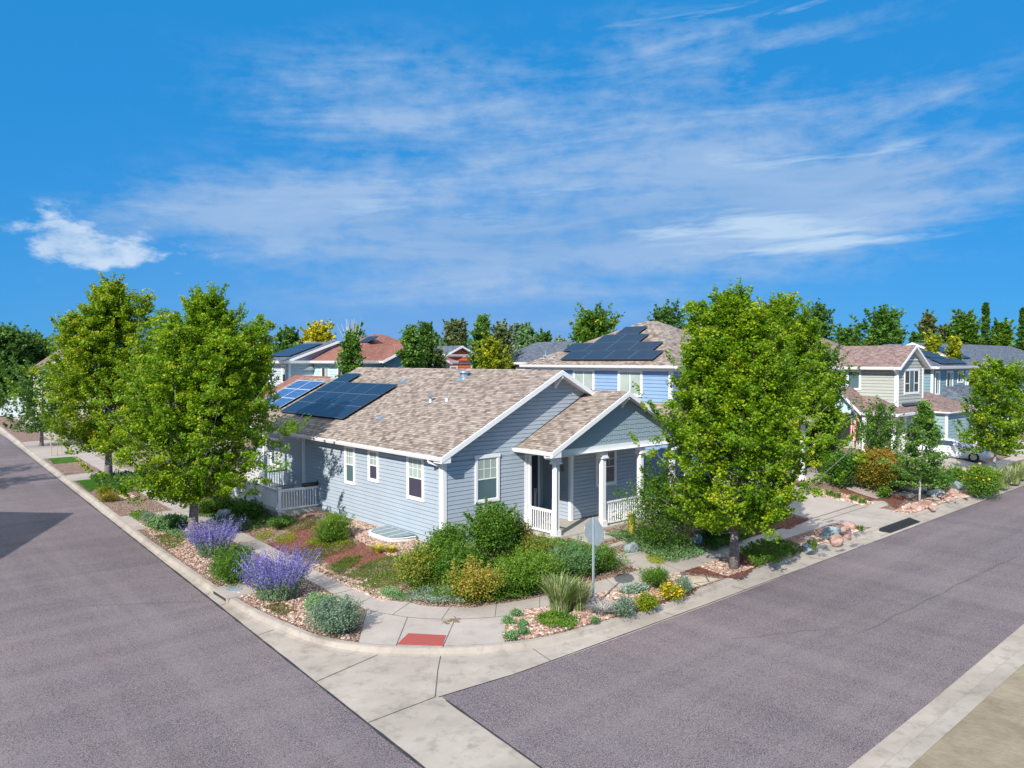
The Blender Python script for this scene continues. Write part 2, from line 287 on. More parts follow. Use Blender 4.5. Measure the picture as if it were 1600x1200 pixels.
# ------------------------------------------------------------------ mesh builder
class MB:
    def __init__(s): s.v = []; s.f = []; s.m = []; s.uv = []
    def face(s, pts, m=0, uv=None):
        i = len(s.v); s.v += [tuple(p) for p in pts]; s.f.append(tuple(range(i, i + len(pts)))); s.m.append(m)
        s.uv += uv if uv else [(0, 0)] * len(pts)
    def hexa(s, b, t, m=0):
        """b, t: four bottom and four top corners, same winding (ccw from above)"""
        s.face([b[3], b[2], b[1], b[0]], m); s.face(t, m)
        for i in range(4): j = (i + 1) % 4; s.face([b[i], b[j], t[j], t[i]], m)
    def box(s, x0, y0, z0, x1, y1, z1, m=0):
        x0, x1 = min(x0, x1), max(x0, x1); y0, y1 = min(y0, y1), max(y0, y1); z0, z1 = min(z0, z1), max(z0, z1)
        q = [(x0, y0), (x1, y0), (x1, y1), (x0, y1)]
        s.hexa([(a, b, z0) for a, b in q], [(a, b, z1) for a, b in q], m)
    def obox(s, c, ax, ay, az_, m=0):
        """oriented box: centre and three half-axis vectors"""
        c, ax, ay, az_ = map(Vector, (c, ax, ay, az_))
        q = [(-1, -1), (1, -1), (1, 1), (-1, 1)]
        s.hexa([c + ax * a + ay * b - az_ for a, b in q], [c + ax * a + ay * b + az_ for a, b in q], m)
    def beam(s, p, q, w, h, m=0, up=(0, 0, 1)):
        p, q = Vector(p), Vector(q); d = q - p; L = d.length; d.normalize(); sd_ = d.cross(Vector(up)); sd_.normalize(); u = sd_.cross(d)
        s.obox((p + q) / 2, d * (L / 2), sd_ * (w / 2), u * (h / 2), m)
    def tube(s, pts, rad, n=8, m=0, cap=True):
        rings = []; P = [Vector(p) for p in pts]
        for i, p in enumerate(P):
            d = (P[min(i + 1, len(P) - 1)] - P[max(i - 1, 0)]).normalized()
            a = d.cross(Vector((.31, .2, .93))) if abs(d.z) < .9 else d.cross(Vector((1, .1, 0)))
            a.normalize(); b = d.cross(a); r = rad[i] if isinstance(rad, (list, tuple)) else rad
            rings.append([p + (a * math.cos(6.2832 * k_ / n) + b * math.sin(6.2832 * k_ / n)) * r for k_ in range(n)])
        i0 = len(s.v)
        for rg in rings: s.v += [tuple(x) for x in rg]
        for i in range(len(rings) - 1):
            for k_ in range(n):
                k2 = (k_ + 1) % n; s.f.append((i0 + i * n + k_, i0 + (i + 1) * n + k_, i0 + (i + 1) * n + k2, i0 + i * n + k2)); s.m.append(m); s.uv += [(0, 0)] * 4
        if cap:
            s.f.append(tuple(i0 + k_ for k_ in range(n))); s.m.append(m); s.uv += [(0, 0)] * n
            e = i0 + (len(rings) - 1) * n; s.f.append(tuple(e + n - 1 - k_ for k_ in range(n))); s.m.append(m); s.uv += [(0, 0)] * n
    def slope(s, pts, eave_dir, th=.1, m=0, me=1):
        """roof plane with thickness; pts ccw from above; uv along eave_dir / up slope"""
        P = [Vector(p) for p in pts]; n = (P[1] - P[0]).cross(P[2] - P[0]).normalized()
        e = Vector(eave_dir).normalized(); u = n.cross(e).normalized(); o = P[0]
        s.face(P, m, [((p - o).dot(e) + 7.3, (p - o).dot(u) + 40) for p in P])
        Q = [p - Vector((0, 0, th)) for p in P]; s.face(Q[::-1], me)
        for i in range(len(P)): j = (i + 1) % len(P); s.face([P[j], P[i], Q[i], Q[j]], me)
    def build(s, name, mats, parent=None, smooth=False, weld=False):
        me = bpy.data.meshes.new(name); org = Vector(parent_loc(parent)) if parent else Vector((0, 0, 0))
        me.from_pydata([tuple(Vector(v) - org) for v in s.v], [], s.f)
        for mm in (mats if isinstance(mats, (list, tuple)) else [mats]): me.materials.append(MATS[mm] if isinstance(mm, str) else mm)
        me.polygons.foreach_set('material_index', s.m)
        ul = me.uv_layers.new(name='UVMap'); ul.data.foreach_set('uv', np.array(s.uv, dtype=np.float32).ravel())
        if weld:
            bm = bmesh.new(); bm.from_mesh(me); bmesh.ops.remove_doubles(bm, verts=bm.verts, dist=1e-4); bm.to_mesh(me); bm.free()
        if smooth: me.polygons.foreach_set('use_smooth', [True] * len(me.polygons))
        me.update(); o = bpy.data.objects.new(name, me); COL.objects.link(o)
        if parent: o.parent = parent
        return o
def parent_loc(p):
    l = Vector(p.location)
    while p.parent: p = p.parent; l = l + Vector(p.location)
    return l
def thing(name, label, cat, loc=(0, 0, 0), group=None):
    o = bpy.data.objects.new(name, None); COL.objects.link(o); o.location = loc; o.empty_display_size = .3
    return tag(o, label, cat, group)
def tag(o, label=None, cat=None, group=None, kind=None):
    if label: o['label'] = label
    if cat: o['category'] = cat
    if group: o['group'] = group
    if kind: o['kind'] = kind
    return o
def struct(name, mb, mats, label, **k): return tag(mb.build(name, mats, **k), label, kind='structure', cat=name.replace('_', ' '))
def sub(name, mb, mats, parent, label=None, **k):
    o = mb.build(name, mats, parent, **k)
    if label: o['label'] = label
    return o
# ================================================================== SETTING
rnd = random.Random(5)
def ribbon(mb, A, B, m=0):
    for i in range(len(A) - 1): mb.face([A[i], B[i], B[i + 1], A[i + 1]], m)
# stations: asphalt edge, curb outer line, outer and inner walk edges (one station row each)
ST = [  # A(x,y)            curb outer        walk outer        walk inner
    ((17.3, 200), (17.9, 200), (20.9, 200), (22.1, 200)), ((12.4, 100), (12.95, 100), (15.4, 100), (16.6, 100)),
    ((10.3, 62.5), (10.85, 62.5), (13.1, 62.5), (14.3, 62.5)), ((9.4, 44), (9.92, 44), (12.2, 44), (13.3, 44)), ((8.9, 35), (9.38, 35), (11.9, 35), (12.85, 35)),
    ((8.6, 27.4), (9.06, 27.3), (11.7, 28), (12.5, 28)), ((8.45, 24), (8.98, 24), (11.56, 24), (12.32, 24)), ((8.33, 21.5), (9.03, 21.5), (11.46, 21.5), (12.28, 21.5)),
    ((8.26, 19.8), (9.18, 20.0), (11.46, 19.5), (12.33, 20.1)), ((8.2, 18.2), (9.41, 18.5), (11.75, 18.6), (12.75, 19.2)), ((8.13, 16.6), (9.92, 17.34), (12.05, 18.0), (13.1, 18.7)),
    ((8.03, 15.0), (10.6, 16.5), (12.6, 17.35), (13.6, 18.2)), ((9.0, 13.8), (11.5, 15.66), (13.25, 16.85), (14.1, 17.7)), ((9.87, 13.62), (12.6, 14.95), (14.0, 16.42), (14.8, 17.3)),
    ((12.0, 13.42), (14.0, 14.42), (15.2, 16.05), (16.1, 17.0)), ((14.0, 13.38), (15.9, 14.22), (16.9, 15.95), (17.6, 16.98)), ((17.5, 13.36), (18.2, 14.16), (19, 15.88), (19.5, 16.92)),
    ((22, 13.38), (22, 14.3), (22.5, 15.8), (22.8, 16.88)), ((28, 13.5), (28, 14.45), (28, 15.9), (28, 16.95)), ((36, 13.6), (36, 14.5), (36, 16.1), (36, 17.15)),
    ((55, 13.75), (55, 14.6), (55, 16.7), (55, 17.75)), ((90, 14.6), (90, 15.4), (90, 18.2), (90, 19.3)), ((200, 19), (200, 19.9), (200, 23), (200, 24.1))]
def dens(col, n=6):
    """smooth (catmull) resample of one station column"""
    P = [Vector((*r[col], 0)) for r in ST]; out = []
    for i in range(len(P) - 1):
        p0, p1, p2, p3 = P[max(i - 1, 0)], P[i], P[i + 1], P[min(i + 2, len(P) - 1)]
        for k_ in range(n):
            t = k_ / n
            if (p2 - p1).length > 9 or i == 0: q = p1.lerp(p2, t)
            else: q = .5 * ((2 * p1) + (p2 - p0) * t + (2 * p0 - 5 * p1 + 4 * p2 - p3) * t * t + (3 * p1 - p0 - 3 * p2 + p3) * t ** 3)
            out.append((q.x, q.y))
    out.append(tuple(P[-1][:2])); return out
LA, LB, LW1, LW2 = dens(0), dens(1), dens(2), dens(3)
def off(L, d):
    o = []
    for i, p in enumerate(L):
        a, b = Vector(L[max(i - 1, 0)]), Vector(L[min(i + 1, len(L) - 1)]); t = (b - a).normalized(); o.append((p[0] + t.y * d, p[1] - t.x * d))
    return o
Z = lambda L, z: [(p[0], p[1], z) for p in L]
# side of the street: off(L,+d) goes towards the street (clockwise path)
# base earth far and wide
g = MB(); g.face([(-900, -900, -1.2), (1800, -900, -1.2), (1800, 1800, -1.2), (-900, 1800, -1.2)]); struct('ground', g, ['farground'], 'dry green plain reaching the horizon beyond the neighbourhood')
# asphalt of both streets
g = MB()
g.face([(-2, -60, -.6), (4.3, -60, -.6), (7.9, 12, -.6), (7.95, 13.5, -.6), (17.3, 200, -.6), (8.5, 200, -.6)])
g.face([(9.1, 6, -.6), (9.7, 12, -.6), (9.87, 13.62, -.6), (9.5, 4, -.6)][:3])
g.face([(9.7, 12, -.6)] + [(9.2, 7.2, -.6), (10.5, 6.5, -.6), (14, 6.2, -.6), (25, 6.45, -.6), (55, 6.7, -.6), (200, 11, -.6), (200, 19, -.6)] + Z([p for p in LA if p[0] < 199 and p[1] < 14.7 and p[0] > 9.86][::-1], -.6))
struct('street', g, ['asphalt'], 'worn purple grey asphalt of the two streets meeting at the corner')
# concrete pan under gutters, apron and valley gutter
g = MB(); g.face([(3.5, -60, -.604), (9.3, -60, -.604), (9.4, 5.2, -.604), (30, 5.4, -.604), (200, 9, -.604), (200, 20.5, -.604), (90, 16, -.604), (30, 15.5, -.604), (13.0, 16, -.604), (10.5, 18.5, -.604), (10.4, 36, -.604), (11.4, 64, -.604), (18.5, 200, -.604), (14, 200, -.604)])
struct('gutter_pan', g, ['gutter_concrete'], 'pale concrete gutter pan and corner apron beside the asphalt')
# tar seam along the asphalt edge
g = MB()
for s_, e_ in ((0, len(LA)),):
    L = [p for p in LA if not (7.96 < p[0] < 9.86 and p[1] < 16)]
LL = [(7.3 + .05 * y, y) for y in np.arange(8, 90, .5)]
def wob(L, a, w0, z=-.596):
    A, B = [], []
    for i, p in enumerate(L):
        w = w0 * (.6 + .8 * rnd.random()); q = off(L, 0)[i] if False else p
        A.append((p[0] - a[0] * w, p[1] - a[1] * w, z)); B.append((p[0] + a[0] * w * .7, p[1] + a[1] * w * .7, z))
    ribbon(g, A, B)
wob(LL, (1, 0), .035)
wob([(x, 13.62 - .2 * min(1, (x - 9.8) / 2.2) + max(0, .01 * (x - 20))) for x in np.arange(9.8, 60, .5)], (0, -1), .018)
wob([(9.7 + .1 * (y - 12), y) for y in np.arange(9, 13.6, .4)], (1, 0), .03)
wob([(x, 6.1 + .01 * (x - 14) + .02 * math.sin(x)) for x in np.arange(13, 40, .5)], (0, 1), .05)
for a, b, w in [((21, 9.2), (34, 8.9), .014), ((17.8, 11.3), (21, 9.7), .014), ((5.2, 26), (8.2, 24), .018), ((4.5, 32), (7.6, 30.5), .012), ((4.4, 37.2), (8.9, 41), .015)]:
    v_ = Vector((b[0] - a[0], b[1] - a[1])); nn = Vector((-v_.y, v_.x)).normalized(); k0 = 12
    L = [(a[0] + v_.x * i / k0 + nn.x * rnd.uniform(-.06, .06), a[1] + v_.y * i / k0 + nn.y * rnd.uniform(-.06, .06)) for i in range(k0 + 1)]
    ribbon(g, [(p[0] - nn.x * w * .5, p[1] - nn.y * w * .5, -.5965) for p in L], [(p[0] + nn.x * w * .5, p[1] + nn.y * w * .5, -.5965) for p in L])
struct('road_seam', g, ['tar'], 'dark tar seams along the asphalt edges')
# curbs
g = MB(); f1 = off(LB, .34); f2 = off(LB, .22); f3 = off(LB, .17)
ribbon(g, Z(f1, -.603), Z(f2, -.585)); ribbon(g, Z(f2, -.585), Z(f3, -.47)); ribbon(g, Z(f3, -.47), Z(off(LB, .13), -.455)); ribbon(g, Z(off(LB, .13), -.455), Z(LB, -.45)); ribbon(g, Z(LB, -.45), Z(LB, -.75))
struct('curb', g, ['gutter_concrete'], 'pale concrete curb running along both streets and round the corner')
g = MB(); F = [(x, 5.75 + .009 * (x - 14)) for x in np.arange(10, 200, 3)]
ribbon(g, Z([(x, y + .5) for x, y in F], -.597), Z([(x, y + .1) for x, y in F], -.585)); ribbon(g, Z([(x, y + .1) for x, y in F], -.585), Z(F, -.46)); ribbon(g, Z(F, -.46), Z([(x, y - .35) for x, y in F], -.45))
struct('far_curb', g, ['gutter_concrete'], 'concrete curb along the near side of the right street')
g = MB(); g.face([(5, -60, -.46), (200, -60, -.46), (200, 7.2, -.46), (14, 5.6, -.46), (9, 5.5, -.46)]); struct('verge', g, ['dirt'], 'bare tan dirt verge in the lower right corner')
g = MB(); g.face([(-200, -60, -.46), (-2.3, -60, -.46), (8.4, 200, -.46), (-200, 200, -.46)]); struct('far_verge', g, ['dirt'], 'verge on the far side of the left street')
# planting strip between curb and walk
g = MB(); ribbon(g, Z(LB, -.462), Z(LW1, -.462)); ribbon(g, Z(LW1, -.505), Z(off(LW2, -3.4), -.505)); struct('planting_strip', g, ['gravel'], 'pinkish gravel planting strip between curb and walk')
# sidewalk
g = MB(); ribbon(g, Z(LW1, -.45), Z(LW2, -.45)); ribbon(g, Z(LW1, -.6), Z(LW1, -.45)); ribbon(g, Z(LW2, -.45), Z(LW2, -.6)); struct('sidewalk', g, ['concrete'], 'concrete sidewalk wrapping round the corner lot')
# joints across the walk
g = MB()
def joint(a, b, w=.014, z=-.444, z2=None):
    v_ = Vector((b[0] - a[0], b[1] - a[1])).normalized(); n_ = Vector((-v_.y, v_.x)) * w / 2; z2 = z if z2 is None else z2
    g.face([(a[0] - n_.x, a[1] - n_.y, z), (b[0] - n_.x, b[1] - n_.y, z2), (b[0] + n_.x, b[1] + n_.y, z2), (a[0] + n_.x, a[1] + n_.y, z)])
acc = 0
for i in range(1, len(LW1)):
    acc += math.dist(LW1[i], LW1[i - 1])
    if math.dist(LW1[i], LW1[i - 1]) > 3: continue
    if acc > 1.4: joint(LW1[i], LW2[i]); acc = 0
for k_ in range(4):
    pass
# ---- corner ramp slabs (walk level) between planting strips
def P2(u, v, z=-.45): return at(u, v, z)[:2]
rampL = [P2(575, 953), P2(560, 1001)]; rampR = [P2(790, 962), P2(783, 1003)]
def seg(L, a, b):
    ia = min(range(len(L)), key=lambda i: math.dist(L[i], a)); ib = min(range(len(L)), key=lambda i: math.dist(L[i], b)); return L[min(ia, ib):max(ia, ib) + 1]
def resample(L, n):
    d = [0]
    for i in range(1, len(L)): d.append(d[-1] + math.dist(L[i], L[i - 1]))
    out = []
    for k_ in range(n):
        t = d[-1] * k_ / (n - 1); i = 1
        while i < len(d) - 1 and d[i] < t: i += 1
        f = (t - d[i - 1]) / max(1e-9, d[i] - d[i - 1]); out.append((L[i - 1][0] + (L[i][0] - L[i - 1][0]) * f, L[i - 1][1] + (L[i][1] - L[i - 1][1]) * f))
    return out
r1 = MB(); Bs = resample(seg(LB, rampL[1], rampR[1]), 16); Ws = resample(seg(LW1, rampL[0], rampR[0]), 16)
ribbon(r1, Z(Bs, -.447), Z(Ws, -.4455)); struct('curb_ramp', r1, ['concrete'], 'concrete ramp slab at the street corner')
joint(Bs[0], Ws[0]); joint(Bs[-1], Ws[-1])
for i in range(len(Ws) - 1): joint(Ws[i], Ws[i + 1], .02, -.4415)
joint(P2(637, 964), P2(619, 1009), .02, -.4410); joint(P2(712, 965), P2(692, 1011), .02, -.4408)
for a, b in [((575, 1030), (470, 1008)), ((575, 1030), (420, 1035)), ((618, 1011), (492, 1066)), ((691, 1012), (684, 1047)), ((684, 1047), (680, 1089)), ((680, 1089), (570, 1131)), ((818, 1004), (860, 1032)), ((1392, 832), (1376, 838))][2:]:
    a, b = at(*a, -.6), at(*b, -.6); joint(a, b, .02, -.5955)
for s_ in (18.2, 22.0, 27.5, 32, 37, 43): joint((s_, 13.45), (s_, 14.12), .016, -.594)
for s_ in (20, 23.2, 28, 32, 37): joint((7.35 + .05 * s_, s_), (7.35 + .05 * s_ + .5, s_ + .1), .016, -.594)
# ---- drives and slabs
def slab(name, pts, label, z0=.02, mat='concrete', lvl=None, n=8):
    """quad slab draped on the terrain; pts four pixels or xy"""
    q = list(pts)
    m = MB(); gx = [[None] * (n + 1) for _ in range(n + 1)]
    for i in range(n + 1):
        for j in range(n + 1):
            s_, t = i / n, j / n
            x = (q[0][0] * (1 - s_) + q[1][0] * s_) * (1 - t) + (q[3][0] * (1 - s_) + q[2][0] * s_) * t
            y = (q[0][1] * (1 - s_) + q[1][1] * s_) * (1 - t) + (q[3][1] * (1 - s_) + q[2][1] * s_) * t
            gx[i][j] = (x, y, (T(x, y) if lvl is None else lvl) + z0)
    for i in range(n):
        for j in range(n): m.face([gx[i][j], gx[i + 1][j], gx[i + 1][j + 1], gx[i][j + 1]])
    rim = [gx[i][0] for i in range(n + 1)] + [gx[n][j] for j in range(1, n + 1)] + [gx[i][n] for i in range(n - 1, -1, -1)] + [gx[0][j] for j in range(n - 1, 0, -1)]
    for i in range(len(rim)): a, b = rim[i], rim[(i + 1) % len(rim)]; m.face([(a[0], a[1], a[2] - .2), (b[0], b[1], b[2] - .2), b, a])
    return struct(name, m, [mat], label)
slab('driveway', [(33.4, 17.12), (38.6, 17.3), (39.2, 23.0), (33.4, 23.0)], 'shaded concrete driveway beside the large maple', .03)
slab('driveway_apron', [(33.9, 14.42), (38.4, 14.52), (38.5, 16.25), (33.5, 16.1)], 'concrete apron from the curb to the right driveway', .006, lvl=-.45)
joint((33.5, 16.6), (38.6, 16.75), .03, -.44); joint((36, 14.6), (36, 16.2), .02, -.44); joint((33.4, 19.6), (39, 19.8), .03, T(36, 19.7) + .036)
slab('walk_crossing', [(9.42, 35.3), (11.92, 35.3), (12.1, 38.8), (9.6, 38.8)], 'concrete slab crossing the planting strip beside the left street', .004, lvl=-.45)
slab('alley_drive', [(10.2, 52.2), (30, 53.8), (30, 58.5), (10.5, 55.0)], 'shaded concrete alley drive beyond the second maple', .0, lvl=-.434)
slab('parking_pad', [(10.9, 65.5), (26, 66), (30, 84), (11.9, 80)], 'pale concrete parking pad far down the left street', .0, lvl=-.433)
slab('front_path', [(20.9, 16.8), (22.6, 16.8), (22.5, 18.1), (20.9, 18.1)], 'short concrete path from the walk to the front steps', .012)
slab('neighbour_path', [(41.0, 17.3), (43.0, 17.3), (43.4, 20.5), (41.4, 20.5)], 'concrete path to the steps of the blue house', .03)
slab('flagstone_pad', [(20.0, 14.42), (22.0, 14.4), (21.4, 15.78), (19.6, 15.82)], 'tan flagstone pad between walk and curb', .004, 'flagstone', lvl=-.45)
slab('far_driveway', [(54.0, 14.7), (60.5, 15.0), (61.5, 24), (56.5, 23)], 'concrete driveway where the white car stands', .03)
slab('last_driveway', [(66, 15.6), (76, 16.0), (78, 26), (70, 26)], 'concrete driveway at the right edge of the view', .03)
struct('pavement_joint', g, ['joint'], 'dark joints between the concrete slabs')
# terrain of the lots
def grid(x0, x1, y0, y1, st):
    nx, ny = int((x1 - x0) / st) + 1, int((y1 - y0) / st) + 1
    X = np.linspace(x0, x1, nx); Y = np.linspace(y0, y1, ny); vs = []; fs = []
    for i in range(nx):
        for j in range(ny):
            x, y = X[i], Y[j]
            xb = 9.9 + .05 * max(0, y - 44) if y > 25 else 9.9
            h = T(x, y) - .03
            inside = (x > xw1(y) + .15) and (y > yw1(x) + .15) and not (y < 20.5 and x < 14.6 and (x - 11.4) + (y - 15.8) < 3.9)
            vs.append((x, y, h + .012 * math.sin(3 * x) * math.cos(2.3 * y) if inside else -1.15))
    for i in range(nx - 1):
        for j in range(ny - 1): a = i * ny + j; fs.append((a, a + ny, a + ny + 1, a + 1))
    return vs, fs
def interp(L, t, k_):
    o = 1 - k_; P = sorted((p[k_], p[o]) for p in L); ks = [p[0] for p in P]
    return float(np.interp(t, ks, [p[1] for p in P]))
_LL = [((r[2][0] + r[3][0]) / 2, (r[2][1] + r[3][1]) / 2) for r in ST[:8]]; _LR = [((r[2][0] + r[3][0]) / 2, (r[2][1] + r[3][1]) / 2) for r in ST[15:]]
def xw1(y): return interp(_LL, y, 1)
def yw1(x): return interp(_LR, x, 0)
for nm, a, mt, lb in (('yard', (9.5, 47.5, 14.5, 46.5, .3), 'gravel', 'pinkish river gravel ground of the front gardens'), ('back_lots', (47.5, 200, 14.5, 200, 3.0), 'dirt', 'ground of the lots farther along the right street'), ('side_lots', (9.5, 47.5, 46.5, 200, 1.5), 'dirt', 'ground of the lots farther along the left street')):
    vs, fs = grid(*a); me = bpy.data.meshes.new(nm); me.from_pydata(vs, [], fs); me.materials.append(MATS[mt]); o = bpy.data.objects.new(nm, me); COL.objects.link(o); tag(o, lb, kind='structure', cat='yard')
# draped patches (mulch, lawn, groundcover beds)
def inpoly(x, y, P):
    c = False; j = len(P) - 1
    for i in range(len(P)):
        if (P[i][1] > y) != (P[j][1] > y) and x < (P[j][0] - P[i][0]) * (y - P[i][1]) / (P[j][1] - P[i][1]) + P[i][0]: c = not c
        j = i
    return c
def px(L): return [at(u, v)[:2] for u, v in L]
def patch(name, polys, mat, label, z0=.0, st=.11, kind='structure'):
    m = MB()
    for P in polys:
        xs = [p[0] for p in P]; ys = [p[1] for p in P]
        for x in np.arange(min(xs), max(xs), st):
            for y in np.arange(min(ys), max(ys), st):
                if inpoly(x + st / 2 + rnd.uniform(-.05, .05), y + st / 2 + rnd.uniform(-.05, .05), P):
                    h = lambda a, b: max(T(a, b), -.45) + z0
                    m.face([(x, y, h(x, y)), (x + st, y, h(x + st, y)), (x + st, y + st, h(x + st, y + st)), (x, y + st, h(x, y + st))])
    o = m.build(name, [mat], weld=True); tag(o, label, name.replace('_', ' '), kind=kind); return o
patch('mulch', [px([(420, 850), (455, 832), (492, 815), (540, 830), (520, 848), (470, 868), (440, 862)]), px([(500, 868), (560, 848), (600, 852), (625, 862), (600, 872), (575, 885), (520, 885)])], 'mulch', 'red brown bark mulch among the mats left of the house')
patch('mulch_bed', [px([(1068, 893), (1140, 868), (1235, 842), (1215, 860), (1165, 900), (1150, 904)])], 'mulch', 'bark mulch under the large maple by the curb', .003, .07)
patch('mulch_strip', [px([(935, 945), (985, 925), (1085, 912), (1100, 905), (1078, 930), (960, 965)]), px([(1210, 820), (1235, 806), (1264, 812), (1230, 828)]), px([(1285, 775), (1330, 762), (1420, 775), (1400, 795), (1380, 782)]), px([(880, 885), (930, 893), (930, 903), (880, 915)])], 'mulch', 'bark mulch beds along the right sidewalk', .003, .08)
patch('grass_strip', [px([(50, 692), (76, 690), (124, 721), (84, 725), (70, 710)]), px([(113, 746), (160, 741), (168, 756), (140, 768)])], 'lawn', 'green mown grass strips beside the left street', .005)
patch('yard_lawn', [[(26.5, 17.1), (33, 17.2), (33, 22.3), (28.5, 22.3)]], 'mulch', 'shaded planted ground below the large maple', .01, .3)
# ================================================================== BUILDING KIT
def trims(parent, boxes, name='corner_trim'):
    for q in boxes: b = MB(); b.box(*q); sub(name, b, ['trim'], parent)
class Wl:
    """a wall line: origin, direction along, outward normal"""
    def __init__(s, p, q):
        s.p = Vector((p[0], p[1], 0)); d = Vector((q[0] - p[0], q[1] - p[1], 0)); s.L = d.length; s.t = d.normalized(); s.n = Vector((s.t.y, -s.t.x, 0))
    def at(s, a, d, z): return s.p + s.t * a + s.n * d + Vector((0, 0, z))
def lap(mb, w, z0, z1, rng=None, e=.16, b=.024, m=0, a0=0, a1=None):
    """lap siding: tilted boards, a recessed dark reveal under every butt"""
    a1 = w.L if a1 is None else a1; rng = rng or (lambda z: (a0, a1)); z = z0; gr = .1 * e + .003
    while z < z1 - .01:
        zt = min(z + e, z1); zg = zt - gr; s0, s1 = rng(z); t0, t1 = rng(zt)
        if s1 - s0 > .03:
            if t1 < t0: t0 = t1 = (t0 + t1) / 2
            g0, g1 = s0 + (t0 - s0) * .9, s1 + (t1 - s1) * .9
            mb.face([w.at(s0, b, z), w.at(s1, b, z), w.at(g1, .012, zg), w.at(g0, .012, zg)], m)
            mb.face([w.at(g0, .012, zg), w.at(g1, .012, zg), w.at(g1, -.02, zg), w.at(g0, -.02, zg)], m)
            mb.face([w.at(g0, -.02, zg), w.at(g1, -.02, zg), w.at(t1, -.02, zt), w.at(t0, -.02, zt)], m)
            mb.face([w.at(s0, -.02, z), w.at(s1, -.02, z), w.at(s1, b, z), w.at(s0, b, z)], m)
        z = zt
def wbox(mb, w, a0, a1, d0, d1, z0, z1, m=0):
    q = [w.at(a0, d1, 0), w.at(a1, d1, 0), w.at(a1, d0, 0), w.at(a0, d0, 0)]
    up_ = lambda z: [x + Vector((0, 0, z)) for x in q]
    mb.hexa(up_(z0), up_(z1), m)
def window(parent, w, a0, a1, z0, z1, kind='hung', lower='glass_purple', upper='glass_blind', head=True, grid_=True, tw=.11):
    """kind: hung, slide, fixed, triple. a0..a1, z0..z1 = outer trim"""
    f = MB(); o = .040
    wbox(f, w, a0, a0 + tw, o - .02, o + .03, z0, z1); wbox(f, w, a1 - tw, a1, o - .02, o + .03, z0, z1)
    wbox(f, w, a0 + tw, a1 - tw, o - .02, o + .028, z0, z0 + tw)
    if head: wbox(f, w, a0 - .03, a1 + .03, o - .018, o + .045, z1 - .14, z1)
    else: wbox(f, w, a0 + tw, a1 - tw, o - .02, o + .028, z1 - tw, z1)
    fr = sub('window', f, ['trim'], parent)
    A0, A1, Z0, Z1 = a0 + tw, a1 - tw, z0 + tw, z1 - (.14 if head else tw)
    s, g = MB(), MB(); sw = .035
    def cell(b0, b1, y0, y1, m, out=.012, gr=None):
        wbox(s, w, b0, b0 + sw, .01, o + out, y0, y1); wbox(s, w, b1 - sw, b1, .01, o + out, y0, y1); wbox(s, w, b0 + sw, b1 - sw, .01, o + out - .002, y0, y0 + sw); wbox(s, w, b0 + sw, b1 - sw, .01, o + out - .002, y1 - sw, y1)
        g.face([w.at(b0 + sw, o + .002, y0 + sw), w.at(b1 - sw, o + .002, y0 + sw), w.at(b1 - sw, o + .002, y1 - sw), w.at(b0 + sw, o + .002, y1 - sw)], m)
        if gr:
            c, r = gr
            for i in range(1, c): x = b0 + (b1 - b0) * i / c; wbox(s, w, x - .011, x + .011, o + .002, o + .008, y0 + sw, y1 - sw)
            for i in range(1, r): y = y0 + (y1 - y0) * i / r; wbox(s, w, b0 + sw, b1 - sw, o + .002, o + .0075, y - .011, y + .011)
    zm = (Z0 + Z1) / 2
    if kind == 'hung':
        n_ = 2 if A1 - A0 < .65 else 3
        cell(A0, A1, Z0, zm + .02, 0, .010); cell(A0, A1, zm - .02, Z1, 1, .018, (n_, 2) if grid_ else None)
    elif kind == 'slide':
        xm = (A0 + A1) / 2; cell(A0, xm + .02, Z0, Z1, 0, .010); cell(xm - .02, A1, Z0, Z1, 1, .018)
    elif kind == 'triple':
        for i in range(3):
            b0 = A0 + (A1 - A0) * i / 3; b1 = A0 + (A1 - A0) * (i + 1) / 3
            if i == 1: cell(b0, b1, Z0, Z1, 1)
            else: cell(b0, b1, Z0, Z0 + (Z1 - Z0) * .42, 0); cell(b0, b1, Z0 + (Z1 - Z0) * .42, Z1, 0, .016)
    else: cell(A0, A1, Z0, Z1, 0)
    sub('sash', s, ['trim'], fr); sub('pane', g, [lower, upper], fr); return fr
def gutter(parent, a, b, label=None, s=.12):
    a, b = Vector(a), Vector(b); d = (b - a).normalized(); n = Vector((d.y, -d.x, 0)) * 1
    g = MB(); prof = [(0, 0), (0, -s), (s * .75, -s), (s * 1.05, -.02), (s * 1.05, .012), (s * .95, .012), (s * .95, -.02), (s * .68, -s + .02), (.01, -s + .02), (.01, 0)]
    A = [a + n * p[0] + Vector((0, 0, p[1])) for p in prof]; B = [b + n * p[0] + Vector((0, 0, p[1])) for p in prof]
    for i in range(len(A)): j = (i + 1) % len(A); g.face([A[i], B[i], B[j], A[j]])
    g.face(A); g.face(B[::-1]); return sub('gutter', g, ['gutter_white'], parent, label)
def downspout(parent, pts, r=.035):
    g = MB()
    for i in range(len(pts) - 1): g.beam(pts[i], pts[i + 1], r * 2, r * 1.7, up=(.3, .9, .1))
    return sub('downspout', g, ['gutter_white'], parent)
